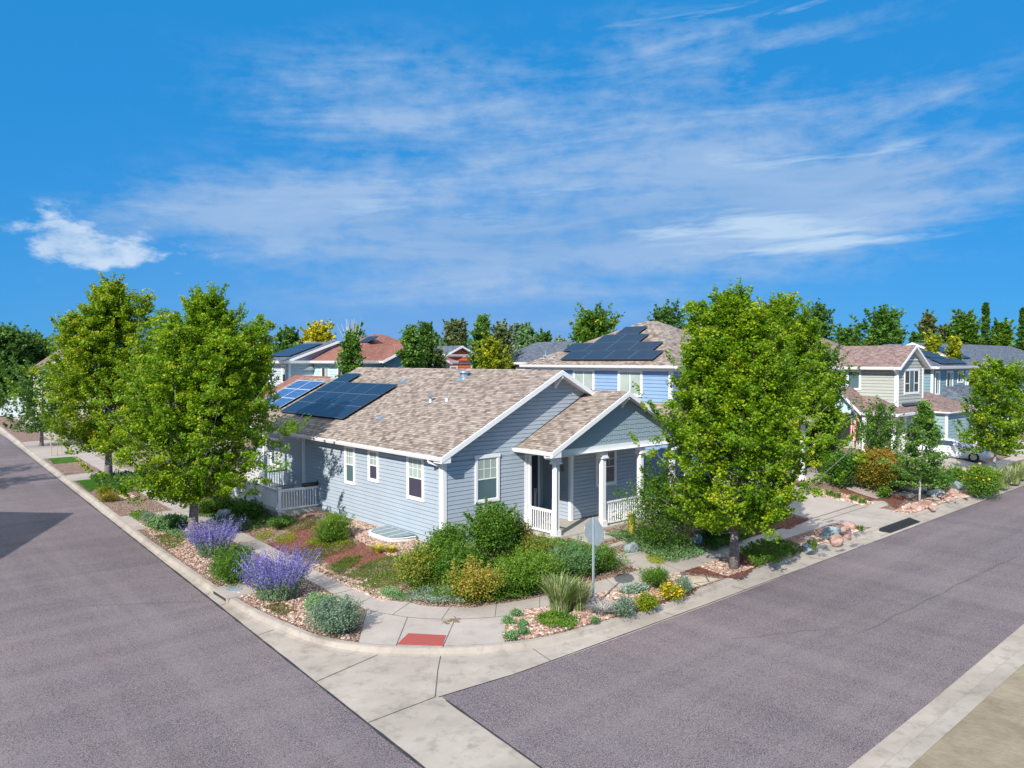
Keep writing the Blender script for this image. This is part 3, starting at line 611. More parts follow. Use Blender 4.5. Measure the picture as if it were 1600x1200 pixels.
def panels(parent, o, e, u, nu, nv, wu, wv, mat='solar_black', rim='black_metal', lift=.13, skip=(), only=None):
    """solar panels on a roof plane: o corner, e along eave, u up the slope"""
    o, e, u = Vector(o), Vector(e).normalized(), Vector(u).normalized(); n = e.cross(u)
    if n.z < 0: n = -n
    for i in range(nu):
        for j in range(nv):
            if (i, j) in skip or (only and (i, j) not in only): continue
            p = o + e * (wu * i) + u * (wv * j) + n * lift; ga = .008
            c = [p + e * ga + u * ga, p + e * (wu - ga) + u * ga, p + e * (wu - ga) + u * (wv - ga), p + e * ga + u * (wv - ga)]
            if e.cross(u).z < 0: c = c[::-1]
            b = MB(); uvs = [((q - p).dot(e), (q - p).dot(u)) for q in c]
            b.face([q + n * .001 for q in c], 0, uvs); b.hexa([q - n * .04 for q in c], c, 1)
            t = .012 if rim == 'black_metal' else .03
            for q0, q1 in ((0, 1), (1, 2), (2, 3), (3, 0)): b.beam(c[q0] + n * .002, c[q1] + n * .002, t, .006, 2, up=n)
            sub('solar_panel', b, [mat, 'black_metal', 'pane_frame' if rim != 'black_metal' else 'panel_edge'], parent)
    rl = MB()
    for j in range(nv + 0):
        for k_ in (.25, .75): q = o + u * (wv * (j + k_)) + n * (lift * .5); rl.beam(q, q + e * (wu * nu if not only else wu), .04, lift * .6)
    # dark skirt along the lower and side edges
    return sub('panel_rail', rl, ['black_metal'], parent)
def gable_roof(parent, ridge, eave_lo, eave_hi, y0, y1, ze, zr, axis='y', mat='shingle_tan', th=.14, name='roof', rakes=(True, False), label=None, left=True, right=True):
    """gable with its ridge along axis; eaves at the two cross coordinates"""
    def V(c, a, z): return (c, a, z) if axis == 'y' else (a, c, z)
    r = MB()
    S = [V(eave_lo, y0, ze), V(ridge, y0, zr), V(ridge, y1, zr), V(eave_lo, y1, ze)]
    Nn = [V(ridge, y0, zr), V(eave_hi, y0, ze), V(eave_hi, y1, ze), V(ridge, y1, zr)]
    for q, on in ((S, left), (Nn, right)):
        if not on: continue
        a = Vector(q[1]) - Vector(q[0]); b = Vector(q[3]) - Vector(q[0])
        if a.cross(b).z < 0: q = q[::-1]
        r.slope(q, V(0, 1, 0) if q is S or True else None, th)
    ro = sub(name, r, [mat, 'trim'], parent, label)
    dz = Vector((0, 0, -.01)); oth = Vector(V(0, 1, 0))
    for yy, on, sg in ((y0, rakes[0], -1), (y1, rakes[1], 1)):
        if not on: continue
        for c_, k_ in ((eave_lo, left), (eave_hi, right)):
            if not k_: continue
            p = Vector(V(c_, yy, ze)) + dz; q = Vector(V(ridge, yy, zr)) + dz; h = .2
            t = [p + oth * sg * .0, q + oth * sg * .0, q + oth * sg * .035, p + oth * sg * .035]
            bb = [x - Vector((0, 0, h)) for x in t]
            if (t[1] - t[0]).cross(t[3] - t[0]).z < 0: t, bb = t[::-1], bb[::-1]
            f = MB(); f.hexa(bb, t); sub('rake_board', f, ['trim'], ro)
    return ro
def bracket(parent, p, d, s=.5):
    """diagonal knee brace below a gable peak; p on the wall, d outward"""
    b = MB(); p = Vector(p); d = Vector(d); b.beam(p, p - Vector((0, 0, s)), .09, .09, up=d); b.beam(p + Vector((0, 0, -.02)), p + d * s * .9 + Vector((0, 0, -.02)), .08, .08)
    b.beam(p - Vector((0, 0, s * .85)), p + d * s * .8, .08, .08); return sub('gable_bracket', b, ['trim'], parent)
def railing(parent, a, b, z0, z1, post0=False, post1=False, step=.13):
    g = MB(); a, b = Vector(a), Vector(b); L = (b - a).length; d = (b - a) / L
    g.beam(a + Vector((0, 0, z1)), b + Vector((0, 0, z1)), .09, .05); g.beam(a + Vector((0, 0, z1 - .05)), b + Vector((0, 0, z1 - .05)), .04, .06); g.beam(a + Vector((0, 0, z0 + .1)), b + Vector((0, 0, z0 + .1)), .05, .07)
    n = int(L / step)
    for i in range(1, n): q = a + d * (L * i / n); g.box(q.x - .018, q.y - .018, z0 + .13, q.x + .018, q.y + .018, z1 - .07)
    return sub('porch_railing', g, ['trim'], parent)
def post(parent, x, y, z0, z1, w=.2, capb=True):
    g = MB(); h = w / 2; g.box(x - h, y - h, z0, x + h, y + h, z1)
    if capb: k_ = h + .05; g.box(x - k_, y - k_, z0 + .002, x + k_, y + k_, z0 + .24); g.box(x - k_, y - k_, z1 - .2, x + k_, y + k_, z1 - .003); g.box(x - k_ - .03, y - k_ - .03, z1 - .26, x + k_ + .03, y + k_ + .03, z1 - .2)
    return sub('porch_post', g, ['trim'], parent)

# ================================================================== MAIN HOUSE (grey bungalow on the corner)
H = thing('corner_house', 'grey blue single storey bungalow on the street corner with a white posted front porch', 'house', (22, 30, 0))
wx0, wx1, wy0, wy1, wyb = 16.5, 28.0, 22.59, 38.3, 43.0
zs = .24; ze = 3.40; zr = 6.50; rx = 22.25; ex0, ex1 = 16.08, 28.42; sl = (zr - ze) / (rx - ex0)
front = Wl((wx0, wy0), (wx1, wy0)); left = Wl((wx0, 33.8), (wx0, wy0))
fnd = MB(); fnd.box(wx0 + .03, wy0 + .03, -.9, 20.68, 33.75, .26); fnd.box(20.6, 24.3, -.9, wx1 - .03, 42, .27); fnd.box(17.9, 33.6, -.9, 20.7, 42.9, .265)
sub('foundation', fnd, ['foundation_paint'], H)
wl_ = MB()
lap(wl_, left, zs, 3.27)
ztop = lambda x: ze - .12 + sl * (min(x, 2 * rx - x) - ex0) if True else 0
def grange(z):
    if z <= 3.27: return (0, front.L)
    d = (z - (ze - .12)) / sl; return (max(0, ex0 + d - wx0), min(front.L, ex1 - d - wx0))
# front wall: full width above the porch recess, two pieces below it
lap(wl_, front, zs, 3.16, lambda z: (0, 20.65 - wx0)); lap(wl_, front, zs - .16, 3.16, lambda z: (23.2 - wx0, wx1 - wx0))
lap(wl_, front, 3.16, zr - .1, grange)
rec_l = Wl((20.65, wy0), (20.65, 24.3)); rec_r = Wl((23.2, 24.3), (23.2, wy0)); rec_b = Wl((20.65, 24.3), (23.2, 24.3))
lap(wl_, rec_r, .06, 3.1); lap(wl_, rec_b, .2, 3.1); lap(wl_, Wl((20.65, 22.6), (20.65, 24.3)), .06, 3.1)
bwl = Wl((17.9, wyb), (17.9, 33.8)); lap(wl_, bwl, .12, 3.2); lap(wl_, Wl((16.5, 33.8), (17.9, 33.8)), .12, 3.2)   # recessed side wall and return
wl_.box(wx1 - .01, wy0 + .02, 0, wx1, 42, 3.3); wl_.box(16.52, 33.7, 0, 17.9, 33.79, 3.3)
wl_.box(20.66, 24.32, 3.05, 23.2, 24.36, 3.2)
# far gable closing and wall body
wl_.face([(wx0, 38.25, 3.3), (rx, 38.25, zr - .12), (wx1, 38.25, 3.3)]); wl_.box(17.92, 42.9, 0, wx1 - .02, 42.95, 3.3)
sub('wall', wl_, ['side_grey'], H)
sof = MB(); sof.face([(20.65, wy0, 3.15), (20.65, 24.3, 3.15), (23.2, 24.3, 3.15), (23.2, wy0, 3.15)]); sof.face([(20.2, 20.7, 3.2), (20.2, 22.58, 3.2), (28.6, 22.58, 3.2), (28.6, 20.7, 3.2)])
sof.face([(16.1, 22.2, 3.26), (16.1, 38.6, 3.26), (17.9, 38.6, 3.26), (17.9, 33.8, 3.26), (16.5, 33.8, 3.26), (16.5, 22.2, 3.26)]); sof.box(16.1, 38.6, 3.26, 17.9, 42.9, 3.28)
sub('soffit', sof, ['trim'], H)
trims(H, [(wx0 - .04, wy0 - .04, -.15, wx0 + .13, wy0 + .13, 3.27), (23.16, wy0 - .04, .05, 23.33, wy0 + .1, 3.15), (20.53, wy0 - .04, .05, 20.68, wy0 + .02, 3.15), (wx0 - .03, 33.72, .1, wx0 + .1, 33.83, 3.27), (wx1 - .12, wy0 - .04, 0, wx1 + .02, wy0 + .1, 3.2)])
fy0 = wy0 - .45
roof = gable_roof(H, rx, ex0, ex1, fy0, 38.7, ze, zr, rakes=(True, True))
rf2 = gable_roof(H, 20.95, ex0, 25.8, 38.7, 43.4, ze, ze + sl * (20.95 - ex0), rakes=(False, True), name='rear_roof')
rt = MB()   # boxed eave returns at the gable foot
rt.hexa([(ex0 - .02, fy0 - .02, 3.17), (ex0 + .42, fy0 - .02, 3.17), (ex0 + .42, wy0 + .0, 3.17), (ex0 - .02, wy0 + .0, 3.17)], [(ex0 - .02, fy0 - .02, 3.24), (ex0 + .42, fy0 - .02, 3.40), (ex0 + .42, wy0, 3.40), (ex0 - .02, wy0, 3.24)])
sub('eave_return', rt, ['trim'], H)
gutter(H, (ex0, 43.4, ze - .02), (ex0, fy0 + .04, ze - .02))
downspout(H, [(ex0 - .04, wy0 + .3, 3.28), (ex0 - .04, wy0 + .3, 3.17), (wx0 - .07, wy0 + .12, 3.0), (wx0 - .07, wy0 + .12, -.05)])
downspout(H, [(ex0 - .04, 33.6, 3.28), (ex0 - .04, 33.6, 3.2), (wx0 - .06, 33.86, 3.02), (wx0 - .06, 33.86, .1)])
bracket(H, (rx, wy0 - .03, zr - .28), (0, -1, 0), .48)
fl = MB(); fl.face([(20.0, wy0 - .04, 3.45), (20.08, wy0 - .04, 3.42), (24.5, wy0 - .04, 5.62), (24.4, wy0 - .04, 5.66)][::1]); 
sub('flashing', fl, ['tar'], H)
# windows
W3 = lambda y: left.L - (y - wy0)
window(H, left, W3(29.84), W3(28.97), 1.5, 3.22, 'hung', 'glass_screen', head=False)
window(H, left, W3(27.86), W3(27.04), 1.84, 3.22, 'hung', head=False)
window(H, left, W3(24.94), W3(23.78), 1.5, 3.24, 'hung', head=False)
window(H, front, 17.96 - wx0, 19.17 - wx0, 1.42, 3.28, 'hung', 'glass_screen')
window(H, front, 24.75 - wx0, 26.1 - wx0, 1.32, 3.02, 'hung', 'glass_dark', 'glass_dark')
# front door in the recess
d_ = MB(); wbox(d_, rec_b, 1.2, 1.3, .0, .06, .2, 2.85); wbox(d_, rec_b, 2.2, 2.3, .0, .06, .2, 2.85); wbox(d_, rec_b, 1.3, 2.2, .0, .058, 2.73, 2.85); dr = sub('front_door', d_, ['trim'], H)
d_ = MB(); wbox(d_, rec_b, 1.3, 2.2, .01, .04, .2, 2.73); sub('door_leaf', d_, ['door_dark'], dr)
d_ = MB(); wbox(d_, rec_b, 1.38, 1.5, .04, .07, .5, 2.6); wbox(d_, rec_b, 1.95, 2.1, .04, .07, .3, 1.3); wbox(d_, rec_b, 2.02, 2.1, .04, .1, 1.1, 1.3); sub('handle', d_, ['grey_metal'], dr)
d_ = MB(); d_.obox((23.17, 23.06, 2.25), (.01, 0, 0), (0, .09, 0), (0, 0, .12)); d_.obox((23.15, 23.06, 2.25), (.012, 0, 0), (0, .04, 0), (0, 0, .06)); sub('wall_plaque', d_, ['brass'], H)
# front porch
py = 20.97
pf = MB(); pf.box(20.5, 20.72, -.16, 28.3, 22.58, .05); pf.box(20.62, 20.86, -.8, 28.2, 22.5, -.16); pf.box(20.7, 22.57, -.1, 23.2, 24.25, .048); pf.box(20.7, 23.3, .048, 23.15, 24.25, .19)
sub('porch_floor', pf, ['step_concrete'], H)
for x in (20.72, 23.42, 25.85, 28.1): post(H, x, py, .05, 3.13)
post(H, 20.74, wy0 - .1, .05, 3.13, .1, False)
railing(H, (20.72, 22.5, 0), (20.72, 21.07, 0), .05, 1.0); railing(H, (23.55, py, 0), (25.75, py, 0), .05, 1.0); railing(H, (25.95, py, 0), (28, py, 0), .05, 1.0)
pbx = MB(); pbx.box(20.55, 20.8, 3.13, 28.35, 21.08, 3.42); pbx.box(20.6, 21.08, 3.13, 20.84, 22.56, 3.40); sub('porch_beam', pbx, ['trim'], H)
pe0, pe1, prx, pze, pzr = 19.98, 28.95, 24.46, 3.42, 5.62; psl = (pzr - pze) / (prx - pe0)
gable_roof(H, prx, pe0, pe1, 20.45, 22.56, pze, pzr, name='porch_roof')
pw = MB(); wp = Wl((20.55, 20.86), (28.35, 20.86)); rs = random.Random(3)
z = 3.42
while z < pzr - .3:   # staggered shakes
    dz_ = .2; a = pe0 + (z + .36 - pze) / psl - 20.55; b = pe1 - (z + .36 - pze) / psl - 20.55; s_ = max(a, 0); b = min(b, 7.8)
    while s_ < b:
        w_ = rs.uniform(.1, .2); e_ = min(s_ + w_, b); dr_ = rs.uniform(0, .05)
        pw.face([wp.at(s_ + .006, .024, z - dr_), wp.at(e_ - .006, .024, z - dr_), wp.at(e_ - .006, .006, z + dz_), wp.at(s_ + .006, .006, z + dz_)]); pw.face([wp.at(s_ + .006, 0, z - dr_), wp.at(e_ - .006, 0, z - dr_), wp.at(e_ - .006, .024, z - dr_), wp.at(s_ + .006, .024, z - dr_)]); s_ = e_
    z += dz_
pw.face([(20.4, 20.862, 3.42), (28.5, 20.862, 3.42), (prx, 20.862, pzr - .16)])
sub('gable_shakes', pw, ['shake_grey'], H)
rt = MB(); rt.hexa([(pe0 - .02, 20.43, 3.2), (pe0 + .5, 20.43, 3.2), (pe0 + .5, 20.86, 3.2), (pe0 - .02, 20.86, 3.2)], [(pe0 - .02, 20.43, 3.28), (pe0 + .5, 20.43, 3.46), (pe0 + .5, 20.86, 3.46), (pe0 - .02, 20.86, 3.28)]); sub('eave_return', rt, ['trim'], H)
gutter(H, (pe0, 22.56, pze - .02), (pe0, 20.5, pze - .02))
downspout(H, [(pe0 - .04, 20.75, 3.3), (pe0 - .04, 20.75, 3.2), (20.58, 20.84, 3.0), (20.58, 20.84, -.3)])
bracket(H, (prx, 20.83, pzr - .28), (0, -1, 0), .42)
# steps to the walk
stp = MB(); stp.box(21.2, 19.55, -.6, 22.95, 20.72, -.02); stp.box(21.15, 18.95, -.6, 22.9, 19.55, -.15); stp.box(21.05, 18.05, -.6, 22.8, 18.95, -.29)
sub('front_steps', stp, ['step_concrete'], H)
# roof vents
def on_roof(x, y, d=0): return Vector((x, y, ze + sl * (x - ex0) + d))
v_ = MB(); c0 = on_roof(21.5, 27.8); v_.tube([c0 - Vector((0, 0, .1)), c0 + Vector((0, 0, .22))], .2, 16); v_.tube([c0 + Vector((0, 0, .2)), c0 + Vector((0, 0, .27)), c0 + Vector((0, 0, .31))], [.3, .29, .12], 18); v_.obox(on_roof(21.4, 27.8, .012), Vector((.26, 0, .13)), (0, .26, 0), (0, 0, .008)); sub('turbine_vent', v_, ['galv'], roof)
for x, y, s_, tall in ((19.4, 27.5, .05, .26), (19.55, 26.5, .025, .42)):
    v_ = MB(); c0 = on_roof(x, y); v_.tube([c0 - Vector((0, 0, .05)), c0 + Vector((0, 0, tall))], s_, 10); v_.tube([c0 - Vector((0, 0, .02)), c0 + Vector((0, 0, .12))], [s_ + .06, s_ + .01], 10); v_.obox(on_roof(x - .04, y, .010), Vector((.13, 0, .065)), (0, .1, 0), (0, 0, .006))
    if s_ > .04: v_.obox(c0 + Vector((0, 0, tall)), (.1, 0, 0), (0, .1, 0), (0, 0, .05))
    sub('vent_pipe', v_, ['galv'], roof)
for x, y in ((17.85, 29.15), (20.85, 31.9)): v_ = MB(); v_.obox(on_roof(x, y, .05), Vector((.16, 0, .08)), (0, .13, 0), (-.02, 0, .04)); v_.obox(on_roof(x, y, .010), Vector((.17, 0, .085)), (0, .15, 0), (0, 0, .006)); sub('box_vent', v_, ['galv'], roof)
# solar arrays
su = Vector((1, 0, sl)).normalized(); cs = math.sqrt(1 + sl * sl)
panels(roof, on_roof(17.42, 38.45), (0, -1, 0), su, 4, 3, 1.69, 3.05 * cs / 3 * 1.0)
panels(roof, on_roof(17.42 + 3.05, 38.45), (0, -1, 0), su, 1, 1, 1.69, 1.0)
panels(rf2, on_roof(17.75, 42.45), (0, -1, 0), su, 2, 3, 1.65, 1.0, 'solar_blue', 'white')
# ---- side porch on the left street side
sp = MB(); sp.box(14.4, 32.15, -.5, 16.48, 38.6, .12); sp.box(16.48, 33.82, -.5, 17.88, 42, .118); sub('side_porch_floor', sp, ['step_concrete'], H)
for x, y in ((14.5, 32.25), (14.5, 34.9), (14.5, 38.3)): g_ = MB(); g_.box(x - .07, y - .07, .12, x + .07, y + .07, 1.17); g_.box(x - .09, y - .09, 1.17, x + .09, y + .09, 1.21); sub('porch_post', g_, ['trim'], H)
railing(H, (16.4, 32.25, 0), (14.57, 32.25, 0), .12, 1.08); railing(H, (14.5, 32.32, 0), (14.5, 34.83, 0), .12, 1.08); railing(H, (14.5, 34.97, 0), (14.5, 38.25, 0), .12, 1.08)
post(H, 16.42, 38.2, .12, 3.26, .18, False); railing(H, (16.42, 38.3, 0), (17.8, 38.3, 0), .12, 1.08); railing(H, (16.42, 38.35, 0), (16.42, 41.5, 0), .12, 1.08)
wbb = bwl
d_ = MB(); wbox(d_, Wl((16.5, 33.83), (17.9, 33.83)), .0, .1, .0, .05, .12, 2.9); sub('door_trim', d_, ['trim'], H)
dd = MB(); wbox(dd, bwl, 8.05, 8.15, .02, .07, .14, 2.55); wbox(dd, bwl, 8.95, 9.05, .02, .07, .14, 2.55); wbox(dd, bwl, 8.15, 8.95, .02, .068, 2.45, 2.55); sdr = sub('side_door', dd, ['trim'], H)
dd = MB(); wbox(dd, bwl, 8.15, 8.95, .02, .05, .14, 2.45); sub('door_leaf', dd, ['door_dark'], sdr)
lt = MB(); lt.obox(bwl.at(7.75, .1, 2.2), (.06, 0, 0), (0, .06, 0), (0, 0, .12)); sub('porch_light', lt, ['black_metal'], H)
window(H, bwl, 2.2, 3.4, 1.0, 2.6, 'slide', 'glass_screen', 'glass_blind', head=False)
# black box resting on the end of the railing
b_ = MB(); b_.obox((16.0, 32.25, 1.19), (.36, 0, 0), (0, .11, 0), (0, 0, .07)); b_.box(15.66, 32.16, 1.26, 16.34, 32.34, 1.28); b_.tube([(16.36, 32.25, 1.16), (16.36, 32.25, 1.34)], .03, 8)
tag(b_.build('rail_box', ['black_metal']), 'long black box resting on the end of the side porch railing against the wall', 'box')
# window well with clear cover
WW = thing('window_well', 'half oval window well with a clear ribbed cover beside the left wall', 'window well', (15.9, 25.3, 0))
cx, cy = 16.45, 25.4
def oval(r, z, n=18): return [(cx - r * 1.05 * min(1, 1.25 * math.sin(math.pi * i / n)) ** .7 if 0 < i < n else cx, cy - 1.12 * r * math.cos(math.pi * i / n), z) for i in range(n + 1)]
m_ = MB(); ribbon(m_, oval(1.0, -.4), oval(1.0, .10)); ribbon(m_, oval(1.0, .10), oval(1.04, .12)); ribbon(m_, oval(1.04, .12), oval(.93, .13)); ribbon(m_, oval(.93, .13), oval(.93, -.3)); sub('rim', m_, ['white_plastic'], WW)
k = NT('well_cover'); k.base((.22, .29, .31)); k.rough(.12, .6); k.p.inputs['Alpha'].default_value = .85
m_ = MB(); m_.face([(x, y, .135 + .05 * (1 - abs(x - cx) / 1.2)) for x, y, z in oval(.94, 0)]); sub('cover', m_, ['well_cover'], WW)
m_ = MB()
for i in range(1, 4): y = cy - 1.05 + 2.1 * i / 4; xx = cx - 1.05 * (1 - ((y - cy) / 1.12) ** 2) ** .5; m_.beam((cx - .02, y, .19), (xx, y, .15), .014, .014)
sub('rib', m_, ['white_plastic'], WW)

# ================================================================== OTHER HOUSES
def hip_roof(parent, x0, x1, y0, y1, ze_, sl_, mat, name='roof', th=.16):
    r = MB(); hw = min(x1 - x0, y1 - y0) / 2; zt = ze_ + hw * sl_
    if x1 - x0 >= y1 - y0: a, b = (x0 + hw, (y0 + y1) / 2, zt), (x1 - hw, (y0 + y1) / 2, zt)
    else: a, b = ((x0 + x1) / 2, y0 + hw, zt), ((x0 + x1) / 2, y1 - hw, zt)
    c = [(x0, y0, ze_), (x1, y0, ze_), (x1, y1, ze_), (x0, y1, ze_)]
    if x1 - x0 >= y1 - y0: F = [([c[0], c[1], b, a], (1, 0, 0)), ([c[1], c[2], b], (0, 1, 0)), ([c[2], c[3], a, b], (1, 0, 0)), ([c[3], c[0], a], (0, 1, 0))]
    else: F = [([c[0], c[1], a], (1, 0, 0)), ([c[1], c[2], b, a], (0, 1, 0)), ([c[2], c[3], b], (1, 0, 0)), ([c[3], c[0], a, b], (0, 1, 0))]
    for f_, e in F: r.slope(f_, e, th)
    return sub(name, r, [mat, 'trim'], parent)
def block(parent, x0, x1, y0, y1, z0, z1, mat, e=.17, b=.022, name='wall'):
    m = MB(); lap(m, Wl((x0, y1), (x0, y0)), z0, z1, e=e, b=b); lap(m, Wl((x0, y0), (x1, y0)), z0, z1, e=e, b=b)
    m.box(x1 - .05, y0 + .05, z0, x1, y1, z1); m.box(x0 + .05, y1 - .05, z0, x1, y1, z1); w = sub(name, m, [mat], parent)
    trims(parent, [(x0 - .05, y0 - .05, z0, x0 + .12, y0 + .12, z1 - .17), (x1 - .12, y0 - .05, z0, x1 + .02, y0 + .05, z1 - .17), (x0 - .05, y1 - .08, z0, x0 + .05, y1 + .02, z1 - .17)])
    trims(parent, [(x0 - .055, y0 - .055, z1 - .16, x0 + .02, y1, z1 + .02), (x0 + .02, y0 - .055, z1 - .16, x1, y0 + .02, z1 + .02)], 'frieze_board'); return w
# --- blue two storey house next door
B = thing('blue_house', 'bright blue two storey house with solar panels, next door behind the grey bungalow', 'house', (36, 29, 0))
block(B, 31.5, 41, 23.6, 34.0, 0, 6.5, 'side_blue', .19)
bw = Wl((31.5, 34.0), (31.5, 23.6)); by = lambda y: 34.0 - y
window(B, bw, by(30.45), by(28.8), 5.08, 6.42, 'slide', 'glass_blind', 'glass_blind', head=False); window(B, bw, by(27.08), by(25.4), 4.98, 6.42, 'slide', 'glass_blind', 'glass_blind', head=False)
wf = Wl((31.5, 23.6), (41, 23.6)); window(B, wf, 2, 3.6, 5.0, 6.3, 'slide', head=False); window(B, wf, 6, 7.6, 5.0, 6.3, 'slide', head=False)
br = hip_roof(B, 31.05, 41.5, 23.0, 34.5, 6.62, .5, 'shingle_tan'); gutter(br, (31.05, 34.5, 6.62), (31.05, 23.0, 6.62)); gutter(br, (31.05, 23.0, 6.62), (41.5, 23.0, 6.62))
bs = .5; us = Vector((1, 0, bs)).normalized(); ob = lambda x, y: Vector((x, y, 6.62 + (x - 31.05) * bs))
panels(br, ob(31.5, 31.5), (0, -1, 0), us, 4, 1, 1.69, 1.06); panels(br, ob(32.5, 32.3), (0, -1, 0), us, 4, 1, 1.69, 1.06); panels(br, ob(33.48, 30.65), (0, -1, 0), us, 2, 1, 1.69, 1.06); panels(br, ob(34.46, 29.85), (0, -1, 0), us, 1, 1, 1.69, 1.06)
for y, x, h_ in ((33.2, 31.75, .3), (32.5, 32.0, .2), (33.4, 32.1, .35)): v_ = MB(); p_ = ob(x, y); v_.tube([p_, p_ + Vector((0, 0, h_))], .035, 8); v_.tube([p_, p_ + Vector((0, 0, .08))], [.12, .05], 8); sub('vent_pipe', v_, ['galv'], br)
lr = MB(); A_ = [(29.6, 22.2, 3.55), (31.5, 23.6, 4.72), (31.5, 30, 4.72), (29.6, 30, 3.55)]
lr.slope([(29.6, 21.2, 3.55), (31.5, 23.6, 4.72), (31.5, 30, 4.72), (29.6, 30, 3.55)][::-1], (0, 1, 0)); lr.slope([(29.6, 21.2, 3.55), (41.5, 21.2, 3.55), (41.0, 23.6, 4.72), (31.5, 23.6, 4.72)], (1, 0, 0))
sub('skirt_roof', lr, ['shingle_tan', 'trim'], B); gutter(B, (29.6, 30, 3.5), (29.6, 21.2, 3.5)); gutter(B, (29.6, 21.2, 3.5), (41.5, 21.2, 3.5))
block(B, 30.05, 31.48, 21.7, 30, 0, 3.4, 'side_blue', .19, name='porch_wall')
block(B, 31.5, 34.0, 22.6, 23.58, 0, 3.4, 'side_blue', .19, name='entry_wall')
gd = MB(); gd.box(34.2, 22.9, -.05, 38.4, 22.98, 2.3)
for i in range(4): gd.box(34.3, 22.87, .05 + i * .56, 38.3, 22.9, .53 + i * .56)
sub('garage_door', gd, ['trim'], B); post(B, 41.2, 21.6, 0, 3.4)
bst = MB(); bst.box(41.3, 20.5, -.6, 43.6, 22.6, .16); bst.box(41.3, 20.1, -.6, 43.6, 20.5, .0); bst.box(41.2, 19.7, -.6, 43.5, 20.1, -.15); bst.box(41.5, 22.6, -.4, 46, 24.5, .32); sub('front_steps', bst, ['step_concrete'], B)

# --- sage two storey house, right
S = thing('sage_house', 'sage green two storey house with brown roof, triple gable window and low solar panels, right', 'house', (61, 27, 0))
m = MB()
swl = Wl((58.9, 36), (58.9, 23.55)); swf = Wl((58.9, 23.55), (63.8, 23.55)); lap(m, swl, 2.5, 6.35, e=.24, b=.035)
gpk, gz0, gsl = 61.3, 6.35, .6
lap(m, swf, 2.5, 7.8, lambda z: (0, 4.9) if z < 6.3 else (max(0, (z - 6.3) / gsl - .1), min(4.9, 4.9 - (z - 6.3) / gsl + .1)), e=.24, b=.035)
m.box(63.7, 23.6, 0, 63.78, 36, 6.3); m.box(57.2, 28.6, 0, 57.25, 36.0, 3.0); sub('wall', m, ['side_sage'], S)
trims(S, [(58.84, 23.49, 2.4, 59.05, 23.7, 6.3), (63.65, 23.49, 2.4, 63.86, 23.6, 6.3), (58.83, 27.55, 4.2, 58.93, 27.8, 6.3), (59.9, 23.49, 6.9, 62.7, 23.53, 7.0), (58.83, 23.7, 6.2, 58.9, 36, 6.34)])
window(S, swf, 1.25, 4.1, 4.3, 6.25, 'triple', 'glass_dark', 'glass_screen', head=False, tw=.14)
window(S, swl, 36 - 27.3, 36 - 26.2, 4.6, 6.15, 'fixed', 'glass_screen', head=False)
sr = gable_roof(S, 61.3, 58.4, 64.2, 23.1, 30.0, 6.38, 6.38 + 2.9 * .58, rakes=(True, False), mat='shingle_brown')
hip_roof(S, 58.38, 67, 26.8, 40, 6.39, .56, 'shingle_brown', 'main_roof')
gutter(sr, (58.38, 40, 6.4), (58.38, 23.1, 6.4), s=.2)
downspout(S, [(58.3, 23.5, 6.2), (58.8, 23.45, 5.9), (58.82, 23.45, 2.8)], .06)
# low wing with porch gable
lw = MB(); hp = (59.6, 25.3, 4.55)
lw.slope([(56.6, 22.6, 3.05), (60.2, 26.2, 4.75), (60.2, 33, 4.75), (56.6, 33, 3.05)][::-1], (0, 1, 0)); lw.slope([(56.6, 22.6, 3.05), (66.5, 22.6, 3.05), (62.9, 26.2, 4.75), (60.2, 26.2, 4.75)], (1, 0, 0))
wing = sub('wing_roof', lw, ['shingle_brown', 'trim'], S); gutter(wing, (56.6, 33, 3.03), (56.6, 22.6, 3.03), s=.18); gutter(wing, (56.6, 22.6, 3.03), (66.5, 22.6, 3.03), s=.18)
gable_roof(S, 26.85, 24.95, 28.75, 56.15, 60.2, 3.05, 4.85, axis='x', mat='shingle_brown', name='porch_gable')
pg = MB(); lap(pg, Wl((56.6, 28.5), (56.6, 25.2)), 3.05, 4.6, lambda z: ((z - 3.05) * 1.05, 3.3 - (z - 3.05) * 1.05), e=.2); sub('gable_wall', pg, ['side_cyan'], S)
block(S, 59.6, 66, 23.2, 33, -.1, 3.0, 'side_sage', .2, name='wing_wall')
block(S, 62.5, 68.3, 21.3, 23.1, -.2, 3.0, 'side_paleteal', .24, name='garage_wall')
for y in (22.9, 25.0, 28.6): post(S, 56.85, y, -.1, 3.0, .24)
dr_ = MB(); wbox(dr_, Wl((59.6, 33), (59.6, 23.2)), 6.6, 7.7, .02, .06, -.1, 2.3); sub('front_door', dr_, ['door_dark'], S)
window(S, Wl((59.6, 23.2), (66, 23.2)), .9, 2.3, .9, 2.5, 'slide', 'glass_dark', 'glass_blind', head=False)
ss = (4.75 - 3.05) / 3.6; u2 = Vector((0, 1, ss)).normalized()
panels(wing, (59.8, 23.3, 3.05 + .7 * ss), (1, 0, 0), u2, 4, 1, 1.05, 1.15); panels(wing, (60.9, 24.42, 3.05 + 1.82 * ss), (1, 0, 0), u2, 3, 1, 1.05, 1.25)
rr = MB(); rr.slope([(62.1, 20.95, 3.02), (68.7, 20.95, 3.02), (66.4, 24.2, 4.35), (64.4, 24.2, 4.35)], (1, 0, 0)); rr.slope([(62.1, 20.95, 3.02), (64.4, 24.2, 4.35), (62.1, 24.2, 3.02)], (0, 1, 0)); rr.slope([(68.7, 20.95, 3.02), (68.7, 24.2, 3.02), (66.4, 24.2, 4.35)], (0, 1, 0)); sub('garage_roof', rr, ['shingle_brown', 'trim'], S)

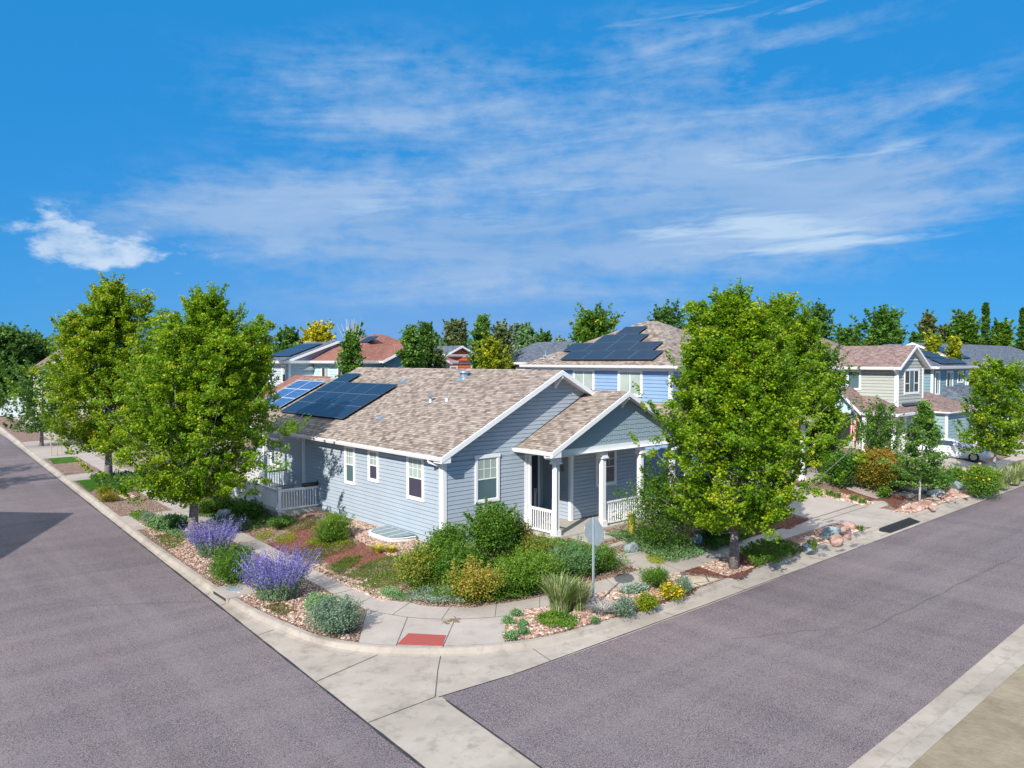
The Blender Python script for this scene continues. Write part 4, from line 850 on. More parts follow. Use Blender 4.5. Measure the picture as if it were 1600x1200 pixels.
# --- teal house with dark roof behind the sage one
def simple_house(name, label, x0, x1, y0, y1, z1, mat, roofmat, kind='hip', axis='y', slp=.5, ov=.5, z0=-.3, e=.24, gut=True, pos=None):
    h = thing(name, label, 'house', ((x0 + x1) / 2, (y0 + y1) / 2, 0)); block(h, x0, x1, y0, y1, z0, z1, mat, e, .035)
    if kind == 'hip': r = hip_roof(h, x0 - ov, x1 + ov, y0 - ov, y1 + ov, z1 + .1, slp, roofmat)
    else:
        if axis == 'y':
            c = (x0 + x1) / 2; zr_ = z1 + .1 + (c - x0 + ov) * slp; r = gable_roof(h, c, x0 - ov, x1 + ov, y0 - ov, y1 + ov, z1 + .1, zr_, 'y', roofmat, rakes=(True, True))
            for yy in (y0, y1): g = MB(); g.face([(x0, yy, z1), (x1, yy, z1), (c, yy, zr_ - ov * slp - .1)]); sub('gable_wall', g, [mat], h)
        else:
            c = (y0 + y1) / 2; zr_ = z1 + .1 + (c - y0 + ov) * slp; r = gable_roof(h, c, y0 - ov, y1 + ov, x0 - ov, x1 + ov, z1 + .1, zr_, 'x', roofmat, rakes=(True, True))
            for xx in (x0, x1): g = MB(); g.face([(xx, y0, z1), (xx, y1, z1), (xx, c, zr_ - ov * slp - .1)]); sub('gable_wall', g, [mat], h)
    if gut: gutter(r, (x0 - ov, y1 + ov, z1 + .1), (x0 - ov, y0 - ov, z1 + .1), s=.2); gutter(r, (x0 - ov, y0 - ov, z1 + .1), (x1 + ov, y0 - ov, z1 + .1), s=.2)
    return h, r
def wv(h, x0, x1, y0, y1, side, lst, **k):
    w = Wl((x0, y1), (x0, y0)) if side == 'x' else Wl((x0, y0), (x1, y0))
    for a0, a1, z0, z1 in lst: window(h, w, a0, a1, z0, z1, **k)
Tq = (67.6, 76, 24.2, 34)
TH, TR = simple_house('teal_house', 'teal blue house with dark roof and solar panels behind the sage house', Tq[0], Tq[1], Tq[2], Tq[3], 6.3, 'side_teal', 'shingle_dark', slp=.42)
wv(TH, *Tq, 'y', [(.5, 1.5, 4.0, 6.0), (3.0, 4.5, 4.2, 6.0), (5.6, 7.0, 4.9, 6.0), (7.5, 8.1, 4.4, 6.0)], kind='slide', lower='glass_dark', upper='glass_blind', head=False)
tp = lambda x, y: Vector((x, y, 6.4 + (y - 23.7) * .42)); tu = Vector((0, 1, .42)).normalized()
panels(TR, tp(69.0, 24.0), (1, 0, 0), tu, 5, 1, 1.2, 1.1); panels(TR, tp(69.6, 25.15), (1, 0, 0), tu, 3, 1, 1.2, 1.6)
tl = MB(); tl.slope([(68.2, 20.8, 3.3), (79, 20.8, 3.3), (76, 24.2, 4.7), (70.2, 24.2, 4.7)], (1, 0, 0)); tl.slope([(68.2, 20.8, 3.3), (70.2, 24.2, 4.7), (68.2, 24.2, 3.3)], (0, 1, 0)); tl.slope([(79, 20.8, 3.3), (79, 30, 3.3), (76, 30, 4.7), (76, 24.2, 4.7)], (0, 1, 0)); tlo = sub('porch_roof', tl, ['shingle_dark', 'trim'], TH)
block(TH, 70, 78, 21.6, 24.1, -.3, 3.2, 'side_paleteal', .24, name='porch_wall'); panels(tlo, (72.2, 21.5, 3.65), (1, 0, 0), Vector((0, 1, .41)).normalized(), 3, 1, 1.1, 1.6)
# --- yellow house
Yq = (81.6, 112, 26, 36)
YH, YR = simple_house('yellow_house', 'yellow house with a long dark grey roof at the right edge', *Yq, 6.3, 'side_yellow', 'shingle_dark', 'gable', 'x', .42)
wv(YH, *Yq, 'y', [(3, 4.2, 4.6, 5.9), (9, 10.5, 4.6, 5.9)], kind='slide', lower='glass_dark', upper='glass_dark', head=False)
yp = lambda x, y: Vector((x, y, 6.4 + (y - 25.5) * .42)); panels(YR, yp(82.0, 27.0), (1, 0, 0), tu, 2, 3, 1.7, 1.1)
yl = MB(); yl.slope([(83.0, 23.0, 3.2), (112, 23.0, 3.2), (110, 26, 5.0), (85.5, 26, 5.0)], (1, 0, 0)); yl.face([(83.0, 23.0, 3.2), (85.5, 26, 5.0), (83, 26, 3.2)][::-1], 0); ylo = sub('porch_roof', yl, ['shingle_dark', 'trim'], YH)
block(YH, 85, 112, 24.6, 25.9, -.3, 3.0, 'side_yellow', .24, name='porch_wall'); gutter(ylo, (83, 23.0, 3.2), (112, 23.0, 3.2), s=.2)
panels(ylo, (85.6, 23.4, 3.5), (1, 0, 0), Vector((0, 1, .6)).normalized(), 5, 1, 1.7, 1.3)
for x in (83.5, 87, 91): post(YH, x, 23.5, -.3, 3.1, .22)
for a_, b_ in ((83.5, 87), (87, 91)): railing(YH, (a_, 23.5, 0), (b_, 23.5, 0), -.2, .95, step=.2)
# ---- houses behind, left and centre (positions found along the view)
def vpos(u, w): p = at_depth(u, w); return p[0], p[1]
def box_house(name, label, u, w, wx, wy, z1, mat, roofmat, kind='hip', axis='y', slp=.5, wins=True, ov=.5):
    x, y = vpos(u, w); h, r = simple_house(name, label, x, x + wx, y, y + wy, z1, mat, roofmat, kind, axis, slp, ov)
    return h, r, x, y
GH, GR, gx, gy = box_house('grey_house', 'pale grey two storey house with solar panels behind the left maples', 452, 66, 9, 5.2, 6.75, 'side_palegrey', 'shingle_dark', 'gable', 'y', .36)
window(GH, Wl((gx, gy + 5.2), (gx, gy)), 1.2, 2.0, 4.9, 6.5, 'hung', 'glass_dark', 'glass_blind', head=False); window(GH, Wl((gx, gy + 5.2), (gx, gy)), 3.8, 4.7, 4.9, 6.5, 'hung', 'glass_dark', 'glass_blind', head=False)
gp_ = lambda x, y: Vector((gx - .5 + x, y, 6.85 + x * .36)); panels(GR, gp_(.9, gy + 5.2), (0, -1, 0), Vector((1, 0, .36)).normalized(), 3, 2, 1.5, 1.7)
CH, CR, cx_, cy_ = box_house('cyan_house', 'pale cyan two storey house with red brown shingle roof behind the bungalow', 556, 62, 9.5, 8.6, 6.75, 'side_cyan', 'shingle_red', 'hip', 'y', .5)
cw = Wl((cx_, cy_ + 8.6), (cx_, cy_)); window(CH, cw, 2.7, 4.1, 4.7, 6.35, 'slide', 'glass_dark', 'glass_blind', head=False); window(CH, cw, 5.6, 7.0, 4.7, 6.35, 'slide', 'glass_dark', 'glass_dark', head=False)
cg = gable_roof(CH, cx_ + 5.2, cx_ + 1.8, cx_ + 8.6, cy_ - 1.2, cy_ + 5, 6.85, 8.35, mat='shingle_red', name='side_roof'); g_ = MB(); g_.face([(cx_ + 2.2, cy_ - .8, 0), (cx_ + 8.2, cy_ - .8, 0), (cx_ + 8.2, cy_ - .8, 6.8), (cx_ + 5.2, cy_ - .8, 8.15), (cx_ + 2.2, cy_ - .8, 6.8)]); sub('gable_wall', g_, ['side_teal'], CH)
panels(CR, (cx_ + 2.6, cy_ + 2.2, 6.85 + 3.1 * .5), (0, 1, 0), Vector((1, 0, .5)).normalized(), 1, 1, 1.7, 1.1)
lx, ly = vpos(452, 50); LH, LR = simple_house('low_teal_building', 'low building with teal gable and dark red roof between the bungalow and grey house', lx, lx + 6, ly, ly + 5, 4.0, 'side_teal', 'shingle_red', 'gable', 'y', .5, .4)
OH, OR_, ox, oy = box_house('orange_house', 'small orange gabled house among trees beyond the bungalow ridge', 699, 78, 3.2, 5, 7.4, 'side_orange', 'shingle_dark', 'gable', 'y', .45, ov=.45)
ow = Wl((ox, oy), (ox + 3.2, oy)); window(OH, ow, .3, 1.3, 4.9, 6.3, 'fixed', 'glass_dark', head=False)
o_ = MB(); o_.box(ox, oy - .1, 6.5, ox + 3.2, oy - .03, 6.7); sub('band_board', o_, ['trim'], OH)
DH, DR, dx, dy = box_house('dark_red_house', 'dark red house under a long slate grey roof beyond the bungalow ridge', 880, 70, 12, 9.5, 6.6, 'side_darkred', 'shingle_dark', 'gable', 'y', .33)
window(DH, Wl((dx, dy + 9.5), (dx, dy)), 3.0, 5.5, 4.9, 6.3, 'slide', 'trim', 'glass_blind', head=False)
fx, fy = vpos(72, 92); FH, FR = simple_house('cream_cottage', 'cream gabled cottage with purple brown roof seen between trees at far left', fx, fx + 7, fy, fy + 8, 5.6, 'side_cream', 'shingle_brown', 'gable', 'y', .75, .5)
# house across the left street whose roof shades the asphalt
XH, XR = simple_house('opposite_house', 'two storey house across the left street, outside the picture, shading the asphalt', -14, -4.1, 31.0, 42.0, 5.2, 'side_palegrey', 'shingle_brown', 'gable', 'x', .5)
# white screen fence at the far left
fxp = [at(0, 640, -.4), at(26, 662, -.4)]
ff = MB(); a_, b_ = Vector(at_depth(-20, 101)), Vector(at_depth(38, 96))
ff.beam(a_ + Vector((0, 0, 1.0)), b_ + Vector((0, 0, .9)), .08, 2.6)
fo = tag(ff.build('white_fence', ['side_palegrey']), 'white board fence at the far left end of the street', 'fence')
fp = MB()
for i in range(7): q = a_.lerp(b_, i / 6); fp.box(q.x - .1, q.y - .1, -.4, q.x + .1, q.y + .1, 2.4)
sub('post', fp, ['trim'], fo)
# ================================================================== PLANTS
def leafmesh(name, C, mat, size=.12, tone=None, aspect=.75, flat=.35, seed=0, parent=None, upright=0.0, org=(0, 0, 0), dirs=None, kite=True):
    """C: (N,3) leaf centres in world space; one four-sided leaf each"""
    r = np.random.default_rng(seed); N = len(C); C = np.asarray(C, float) - np.array(org)
    n = r.normal(size=(N, 3)); n[:, 2] = np.abs(n[:, 2]) + flat * 2; n /= np.linalg.norm(n, axis=1)[:, None]
    a = np.cross(n, r.normal(size=(N, 3))); a /= np.linalg.norm(a, axis=1)[:, None]
    if upright > 0:
        u = np.tile([0, 0, 1.0], (N, 1)) * upright + r.normal(size=(N, 3)) * (1 - upright); a = u / np.linalg.norm(u, axis=1)[:, None]; n = np.cross(a, r.normal(size=(N, 3))); n /= np.linalg.norm(n, axis=1)[:, None]
    if dirs is not None: a = dirs / np.linalg.norm(dirs, axis=1)[:, None]; n = np.cross(a, r.normal(size=(N, 3))); n /= np.linalg.norm(n, axis=1)[:, None]
    b = np.cross(n, a); s = size * r.uniform(.65, 1.3, N)[:, None] if np.isscalar(size) else size[:, None]
    V = np.empty((N, 4, 3)); bend = n * s * .16
    if kite: V[:, 0] = C - a * s * .5; V[:, 1] = C + b * s * aspect * .5 + a * s * .08 - bend; V[:, 2] = C + a * s * .5; V[:, 3] = C - b * s * aspect * .5 + a * s * .08 - bend
    else: V[:, 0] = C - b * s * aspect * .5; V[:, 1] = C + b * s * aspect * .5; V[:, 2] = C + b * s * aspect * .4 + a * s; V[:, 3] = C - b * s * aspect * .4 + a * s
    me = bpy.data.meshes.new(name); me.vertices.add(4 * N); me.vertices.foreach_set('co', V.astype(np.float32).ravel())
    me.loops.add(4 * N); me.loops.foreach_set('vertex_index', np.arange(4 * N, dtype=np.int32)); me.polygons.add(N); me.polygons.foreach_set('loop_start', np.arange(0, 4 * N, 4, dtype=np.int32)); me.polygons.foreach_set('loop_total', np.full(N, 4, dtype=np.int32))
    tn = r.random(N) if tone is None else np.clip(tone, 0, 1)
    at_ = me.attributes.new('tone', 'FLOAT', 'POINT'); at_.data.foreach_set('value', np.repeat(tn, 4).astype(np.float32))
    me.materials.append(MATS[mat]); me.update(calc_edges=True); me.validate(); o = bpy.data.objects.new(name, me); COL.objects.link(o)
    if parent: o.parent = parent
    return o
L = lambda n, *c, t=.35: M_leaf(n, list(c), t)
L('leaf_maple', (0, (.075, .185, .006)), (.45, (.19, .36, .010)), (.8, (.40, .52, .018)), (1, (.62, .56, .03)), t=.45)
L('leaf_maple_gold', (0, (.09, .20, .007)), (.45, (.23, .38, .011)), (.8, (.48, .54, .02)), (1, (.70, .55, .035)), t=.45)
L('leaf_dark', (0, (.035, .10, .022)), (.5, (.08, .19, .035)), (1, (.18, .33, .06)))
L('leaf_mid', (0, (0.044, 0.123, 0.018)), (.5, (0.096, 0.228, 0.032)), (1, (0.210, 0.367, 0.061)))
L('leaf_yellow', (0, (0.242, 0.264, 0.011)), (.5, (0.605, 0.506, 0.011)), (1, (0.850, 0.682, 0.022)))
L('leaf_lime', (0, (0.132, 0.209, 0.009)), (.5, (0.308, 0.363, 0.013)), (1, (0.550, 0.495, 0.022)))
L('leaf_olive', (0, (0.070, 0.098, 0.035)), (.5, (0.140, 0.182, 0.063)), (1, (0.280, 0.308, 0.140)))
L('leaf_silver', (0, (0.143, 0.220, 0.154)), (.5, (0.264, 0.363, 0.264)), (1, (0.462, 0.550, 0.462)))
L('leaf_sagegreen', (0, (0.098, 0.210, 0.070)), (.5, (0.196, 0.364, 0.140)), (1, (0.378, 0.560, 0.308)))
L('leaf_rust', (0, (0.070, 0.140, 0.014)), (.4, (0.224, 0.210, 0.021)), (.7, (0.532, 0.238, 0.042)), (1, (0.700, 0.336, 0.070)))
L('leaf_bush', (0, (0.042, 0.119, 0.011)), (.5, (0.098, 0.224, 0.017)), (.85, (0.196, 0.336, 0.028)), (1, (0.392, 0.420, 0.042)))
L('leaf_spirea', (0, (0.056, 0.140, 0.021)), (.5, (0.140, 0.252, 0.028)), (.8, (0.392, 0.350, 0.042)), (1, (0.644, 0.364, 0.084)))
L('leaf_mat', (0, (0.042, 0.105, 0.011)), (.5, (0.098, 0.168, 0.017)), (1, (0.210, 0.266, 0.028)))
L('leaf_brownmat', (0, (0.070, 0.063, 0.017)), (.5, (0.140, 0.140, 0.028)), (1, (0.266, 0.224, 0.056)))
L('petal_purple', (0, (.09, .06, .36)), (.5, (.18, .14, .56)), (1, (.38, .33, .76)), t=.3)
L('petal_yellow', (0, (.65, .36, .01)), (1, (.90, .62, .02)), t=.2)
L('petal_pink', (0, (.55, .16, .28)), (1, (.80, .42, .48)), t=.2)
L('grass_green', (0, (.06, .15, .02)), (.6, (.16, .28, .05)), (1, (.40, .42, .16)))
L('grass_straw', (0, (.20, .24, .09)), (.5, (.42, .42, .22)), (1, (.68, .62, .42)))
L('grass_gold', (0, (.35, .30, .03)), (1, (.72, .58, .10)))
L('twig_pale', (0, (.25, .24, .22)), (1, (.45, .44, .42)), t=0)

def tree(name, label, base, h, r, mat='leaf_maple', bark='bark', shape='maple', nb=120, ncl=7, nl=40, leaf=.13, seed=1, clear=1.6, trunk=.14, lean=(0, 0), group=None, cat='tree', cr=.42, tone_b=0.0, asym=None, leaders=None):
    rg = np.random.default_rng(seed); rd = random.Random(seed); bx, by_, bz = base
    root = thing(name, label, cat, base, group)
    top = np.array([bx + lean[0], by_ + lean[1], bz + h])
    def prof(t):
        if shape == 'maple': return .55 + 1.5 * t if t < .3 else max(.06, 1 - ((t - .3) / .7) ** 1.1 * .92)
        if shape == 'oval': return max(.22, (1 - min(1, abs(t - .45) / .62) ** 2.4) ** .5)
        if shape == 'cone': return max(.05, 1 - t) ** .85 if t > .12 else .6 + 3 * t
        if shape == 'column': return .85 + .15 * math.sin(9 * t) if t < .7 else max(.08, (1 - t) / .3) ** .6
        if shape == 'open': return max(.1, math.sin(math.pi * min(1, .15 + .8 * t)) ** .9)
        return 1
    wood = MB(); tp = []
    for i in range(8):
        f = i / 7; tp.append((bx + lean[0] * f + .10 * math.sin(3 * f + seed), by_ + lean[1] * f + .10 * math.cos(2.5 * f + seed) - .1, bz + h * .93 * f - (.1 if i == 0 else 0)))
    wood.tube(tp, [trunk * 1.25 * (1 - .9 * i / 7) if i else trunk * 1.6 for i in range(8)], 9)
    def axis(z):
        f = (z - bz) / (h * .93); i = min(6, max(0, int(f * 7))); q = f * 7 - i; a, b = tp[i], tp[i + 1]; return np.array([a[0] + (b[0] - a[0]) * q, a[1] + (b[1] - a[1]) * q, z])
    cen, tn = [], []; ga = 2.399
    lobes = [(rg.uniform(0, 6.28), rg.uniform(.8, 1.16)) for _ in range(7)]
    for i in range(nb):
        t = ((i + .5) / nb) ** .93; ang = i * ga + rg.uniform(-.4, .4); zt = bz + clear + (h - clear) * t
        lob = 1 + .16 * math.sin(3 * ang + 5 * t + seed) + .10 * math.sin(5 * ang - 9 * t + 2 * seed)
        R = r * prof(t) * lob * rg.uniform(.56, 1.12)
        if asym: R *= 1 + asym[1] * math.cos(ang - asym[0])
        rise = R * (.75 if shape in ('maple', 'oval') else (.1 if shape == 'cone' else .5))
        zs_ = max(bz + clear * .75, zt - rise); s = axis(min(zs_, bz + h * .9)); e = axis(min(zt, bz + h * .92)) + np.array([math.cos(ang) * R, math.sin(ang) * R, rg.uniform(-.1, .25)])
        e[2] = zt + rg.uniform(-.15, .3) + (R * .12 if shape == 'maple' and t > .25 else 0)
        mid = (s + e) / 2 + np.array([0, 0, (-.10 if shape != 'cone' else .05) * R])
        if i % 2 == 0 or shape in ('open',): wood.tube([tuple(s), tuple(mid), tuple(e)], [trunk * .22 * (1 - .6 * t), trunk * .11 * (1 - .5 * t), .006], 5, cap=False)
        btone = rg.normal(0, .13)
        for c in range(ncl):
            f = 1 - .72 * (c / max(1, ncl - 1)) ** 1.15 * rg.uniform(.85, 1.05)
            p = (s * (1 - f) ** 2 + 2 * mid * f * (1 - f) + e * f * f) + rg.normal(0, .12 * cr / .42 + .05 * R, 3) * np.array([1, 1, .8])
            cs_ = cr * rg.uniform(.6, 1.15); k_ = max(3, int(nl * rg.uniform(.5, 1.3) * (1 if f > .45 else .45)))
            q = rg.normal(0, 1, (k_, 3)); q /= (np.linalg.norm(q, axis=1)[:, None] + 1e-6); q *= rg.uniform(.25, 1, (k_, 1)) ** .6
            if c == 0 and shape in ('maple', 'oval', 'open'):   # leading shoot: narrow, pointing up and out
                od = (e - s) * np.array([1, 1, .4]); od = od / (np.linalg.norm(od) + 1e-6) + np.array([0, 0, .9]); od /= np.linalg.norm(od); ff_ = rg.uniform(-.4, 1.5, (k_, 1)) * cs_
                pts = p + q * cs_ * .34 + od * ff_
            else: pts = p + q * np.array([cs_, cs_, cs_ * .62])
            cen.append(pts)
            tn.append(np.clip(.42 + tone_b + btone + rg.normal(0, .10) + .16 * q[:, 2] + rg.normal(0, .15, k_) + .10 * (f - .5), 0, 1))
    for (la, lf, lh, lr) in leaders or []:
        bx2, by2 = math.cos(la) * r * lf, math.sin(la) * r * lf; n2_ = int(nb * .2)
        zb, zt2 = bz + h * .42, bz + h * lh; wood.tube([tuple(axis(bz + h * .3)), tuple(axis(zb) + np.array([bx2 * .6, by2 * .6, 0])), tuple(axis(min(zt2, bz + h * .9)) * np.array([1, 1, 0]) + np.array([bx2, by2, zt2]))], [trunk * .5, trunk * .35, .01], 6, cap=False)
        for i in range(n2_):
            t = (i + .5) / n2_; z = zb + (zt2 - zb) * t; ang = i * ga; R = r * lr * (1 - .82 * t ** 1.3) * rg.uniform(.6, 1.1); c0 = axis(min(z, bz + h * .9)) * np.array([1, 1, 0]) + np.array([bx2 * (.6 + .4 * t) + R * math.cos(ang), by2 * (.6 + .4 * t) + R * math.sin(ang), z]); bt_ = rg.normal(.03, .13)
            for c in range(4):
                p = c0 * 1.0 + rg.normal(0, .10 + .10 * R, 3); cs_ = cr * rg.uniform(.45, .95); k_ = max(3, int(nl * rg.uniform(.5, 1.2))); q = rg.normal(0, 1, (k_, 3)); q /= (np.linalg.norm(q, axis=1)[:, None] + 1e-6); q *= rg.uniform(.25, 1, (k_, 1)) ** .6
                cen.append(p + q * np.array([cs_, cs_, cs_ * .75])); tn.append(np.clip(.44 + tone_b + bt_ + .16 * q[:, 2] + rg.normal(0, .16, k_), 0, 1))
    cen = np.concatenate(cen); tn = np.concatenate(tn); keep = cen[:, 2] > bz + clear * .86 + .25 * np.sin(3 * cen[:, 0]) * np.cos(2 * cen[:, 1]); cen, tn = cen[keep], tn[keep]
    sub('trunk', wood, [bark], root, smooth=True)
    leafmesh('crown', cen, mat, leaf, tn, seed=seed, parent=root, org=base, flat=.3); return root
def shrub(name, label, base, rx, ry, h, mat='leaf_bush', n=2600, leaf=.08, seed=1, cat='shrub', group=None, lumps=9, tone_b=0, stems=True, upright=0.0, bark='barkdark', flower=None, part='foliage', fill=.5, sag=.0, rot=None):
    rg = np.random.default_rng(seed); root = thing(name, label, cat, base, group); L_ = []; T_ = []
    lum = [(rg.uniform(-.55, .55) * rx, rg.uniform(-.55, .55) * ry, rg.uniform(.35, .72) * h, rg.uniform(.46, .72)) for _ in range(lumps)] + [(0, 0, h * .42, .85)]
    n = int(n * 2.1); per = n // len(lum); ca, sa = (math.cos(rot), math.sin(rot)) if rot is not None else (1, 0)
    for (a, b, c, s) in lum:
        q = rg.normal(0, 1, (per, 3)); q /= np.linalg.norm(q, axis=1)[:, None]; q *= (1 - fill * rg.random((per, 1)) ** 1.6)
        c_ = min(c, h - s * h * .5); P = q * np.array([rx * s, ry * s, h * s * .55]) + np.array([a, b, c_]); tb = rg.normal(0, .12)
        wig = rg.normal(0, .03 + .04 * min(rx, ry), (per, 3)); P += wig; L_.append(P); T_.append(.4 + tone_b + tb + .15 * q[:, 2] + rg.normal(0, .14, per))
    for _ in range(lumps * 3):   # stray shoots beyond the outline
        a, b, c, s = lum[rg.integers(len(lum))]; q = rg.normal(0, 1, 3); q[2] = abs(q[2]) + .6; q /= np.linalg.norm(q); k2 = max(4, n // 220)
        p0 = np.array([a, b, min(c, h - s * h * .5)]) + q * np.array([rx * s, ry * s, h * s * .55]) * .85; L_.append(p0 + q * rg.uniform(0, .32, (k2, 1)) * min(1.0, h) + rg.normal(0, .028, (k2, 3))); T_.append(.5 + tone_b + rg.normal(0, .14, k2))
    P = np.concatenate(L_); Tn = np.concatenate(T_); P = np.stack([P[:, 0] * ca - P[:, 1] * sa, P[:, 0] * sa + P[:, 1] * ca, P[:, 2]], 1); P[:, 2] = np.abs(P[:, 2]); k_ = P[:, 2] > .01; P, Tn = P[k_], Tn[k_]
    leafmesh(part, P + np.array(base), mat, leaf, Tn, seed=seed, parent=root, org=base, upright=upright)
    if stems:
        s = MB()
        for i in range(9):
            a = i * .7; e = (base[0] + rx * .6 * math.cos(a) * rg.uniform(.4, 1), base[1] + ry * .6 * math.sin(a) * rg.uniform(.4, 1), base[2] + h * rg.uniform(.55, .9)); s.tube([(base[0] + .05 * math.cos(a), base[1] + .05 * math.sin(a), base[2] - .05), ((base[0] + e[0]) / 2, (base[1] + e[1]) / 2, base[2] + h * .4), e], [.02, .014, .005], 4, cap=False)
        sub('stem', s, [bark], root)
    if flower:
        fm, fn, fs, fz = flower; kk = np.where(P[:, 2] > h * fz)[0]
        if len(kk): c = rg.choice(kk, min(fn, len(kk)), replace=False); fo_ = leafmesh('flower', P[c] * np.array([1.03, 1.03, 1.05]) + np.array(base), fm, fs, seed=seed + 9, parent=root, org=base, flat=.8, aspect=1); fo_['kind'] = 'stuff'
    return root
def blades(name, label, base, r, h, mats, n=500, seed=1, cat='grass', spread=.6, wid=.02, group=None, part='blade'):
    """arching tuft; every blade is three tapering quads"""
    rg = np.random.default_rng(seed); root = thing(name, label, cat, base, group)
    for mi, (mt, frac) in enumerate(mats):
        k_ = int(n * frac); V = []; F = []; tone = []
        for i in range(k_):
            a = rg.uniform(0, 6.28); rr = r * .35 * math.sqrt(rg.random()); o = np.array([math.cos(a) * rr, math.sin(a) * rr, 0]); a2 = a + rg.normal(0, .5); hh = h * rg.uniform(.55, 1.08); sp_ = r * spread * rg.uniform(.2, 1.2)
            d = np.array([math.cos(a2), math.sin(a2), 0]); sd_ = np.array([-d[1], d[0], 0]) * wid * rg.uniform(.6, 1.2); b = len(V); tv = rg.random()
            for j, f in enumerate((0, .4, .75, 1.0)):
                p = o + d * sp_ * f ** 2.0 + np.array([0, 0, hh * (f - .18 * f ** 3)]); w = (1, .9, .6, .08)[j]; V += [p - sd_ * w, p + sd_ * w]; tone += [tv, tv]
                if j: c = b + 2 * j; F.append((c - 2, c - 1, c + 1, c))
        me = bpy.data.meshes.new(part); me.from_pydata([tuple(v) for v in V], [], F); at_ = me.attributes.new('tone', 'FLOAT', 'POINT'); at_.data.foreach_set('value', np.array(tone, np.float32)); me.materials.append(MATS[mt])
        o_ = bpy.data.objects.new(part if mi == 0 else 'seed_head', me); COL.objects.link(o_); o_.parent = root
    return root
def sage(label, base, r, h, seed, n=260):
    """tall airy stems with purple spikes, silvery leaves below"""
    rg = np.random.default_rng(seed); root = thing('russian_sage', label, 'flowering plant', base); st = MB(); fl, ft, lf, lt_, dr = [], [], [], [], []
    for i in range(n):
        a = rg.uniform(0, 6.28); rr = r * .45 * math.sqrt(rg.random()); o = np.array([math.cos(a) * rr, math.sin(a) * rr * .8, 0]); d = np.array([math.cos(a), math.sin(a), 0]) * r * rg.uniform(.1, .75); hh = h * rg.uniform(.6, 1.1)
        e = o + d + np.array([0, 0, hh]); m_ = o + d * .35 + np.array([0, 0, hh * .5]); B0 = np.array(base)
        if i % 2 == 0: st.tube([tuple(o + B0), tuple(m_ + B0), tuple(e + B0)], [.006, .005, .003], 3, cap=False)
        tvv = rg.normal(.5, .22)
        for f in np.linspace(.50, 1.02, 22): p = o * (1 - f) ** 2 + 2 * m_ * f * (1 - f) + e * f * f; fl.append(p + rg.normal(0, .018, 3)); ft.append(tvv + rg.normal(0, .1))
        for f in np.linspace(.05, .6, 9): p = o * (1 - f) ** 2 + 2 * m_ * f * (1 - f) + e * f * f; lf.append(p + rg.normal(0, .035, 3)); lt_.append(rg.random())
    sub('stem', st, ['barkyoung'], root); B0 = np.array(base)
    leafmesh('leaf', np.array(lf) + B0, 'leaf_sagegreen', .085, np.array(lt_), seed=seed, parent=root, org=base, upright=.5, aspect=.35)
    leafmesh('flower', np.array(fl) + B0, 'petal_purple', .05, np.array(ft), seed=seed + 1, parent=root, org=base, upright=.4, aspect=.6); return root
def boulder(label, base, rx, ry, rz, mat='rock_grey', seed=1, name='boulder', cat='rock', group=None, rot=0):
    bm = bmesh.new(); bmesh.ops.create_icosphere(bm, subdivisions=3, radius=1); rg = random.Random(seed)
    pl = [(Vector((rg.gauss(0, 1), rg.gauss(0, 1), rg.gauss(0, .8))).normalized(), rg.uniform(.55, .85)) for _ in range(11)]
    for v in bm.verts:
        for n_, d_ in pl:
            k_ = v.co.dot(n_)
            if k_ > d_: v.co -= n_ * (k_ - d_) * .92
        v.co += Vector((rg.uniform(-.02, .02),) * 3)
        v.co = Vector((v.co.x * rx, v.co.y * ry, v.co.z * rz))
    me = bpy.data.meshes.new(name); bm.to_mesh(me); bm.free(); me.materials.append(MATS[mat]); o = bpy.data.objects.new(name, me); COL.objects.link(o); o.location = (base[0], base[1], base[2] + rz * .45); o.rotation_euler = (0, 0, rot)
    return tag(o, label, cat, group)
def curb_side(x, y):
    """distance behind the curb line (negative over the street)"""
    best = 1e9; sg = 1
    for i in range(len(LB) - 1):
        a, b = LB[i], LB[i + 1]
        if min(a[0], b[0]) - 3 > x and a[0] < 200 or abs(a[0] - x) > 12 and abs(a[1] - y) > 12: continue
        vx, vy = b[0] - a[0], b[1] - a[1]; t = max(0, min(1, ((x - a[0]) * vx + (y - a[1]) * vy) / (vx * vx + vy * vy))); d = math.hypot(x - a[0] - t * vx, y - a[1] - t * vy)
        if d < best: best = d; sg = 1 if vx * (y - a[1]) - vy * (x - a[0]) > 0 else -1
    return best * sg
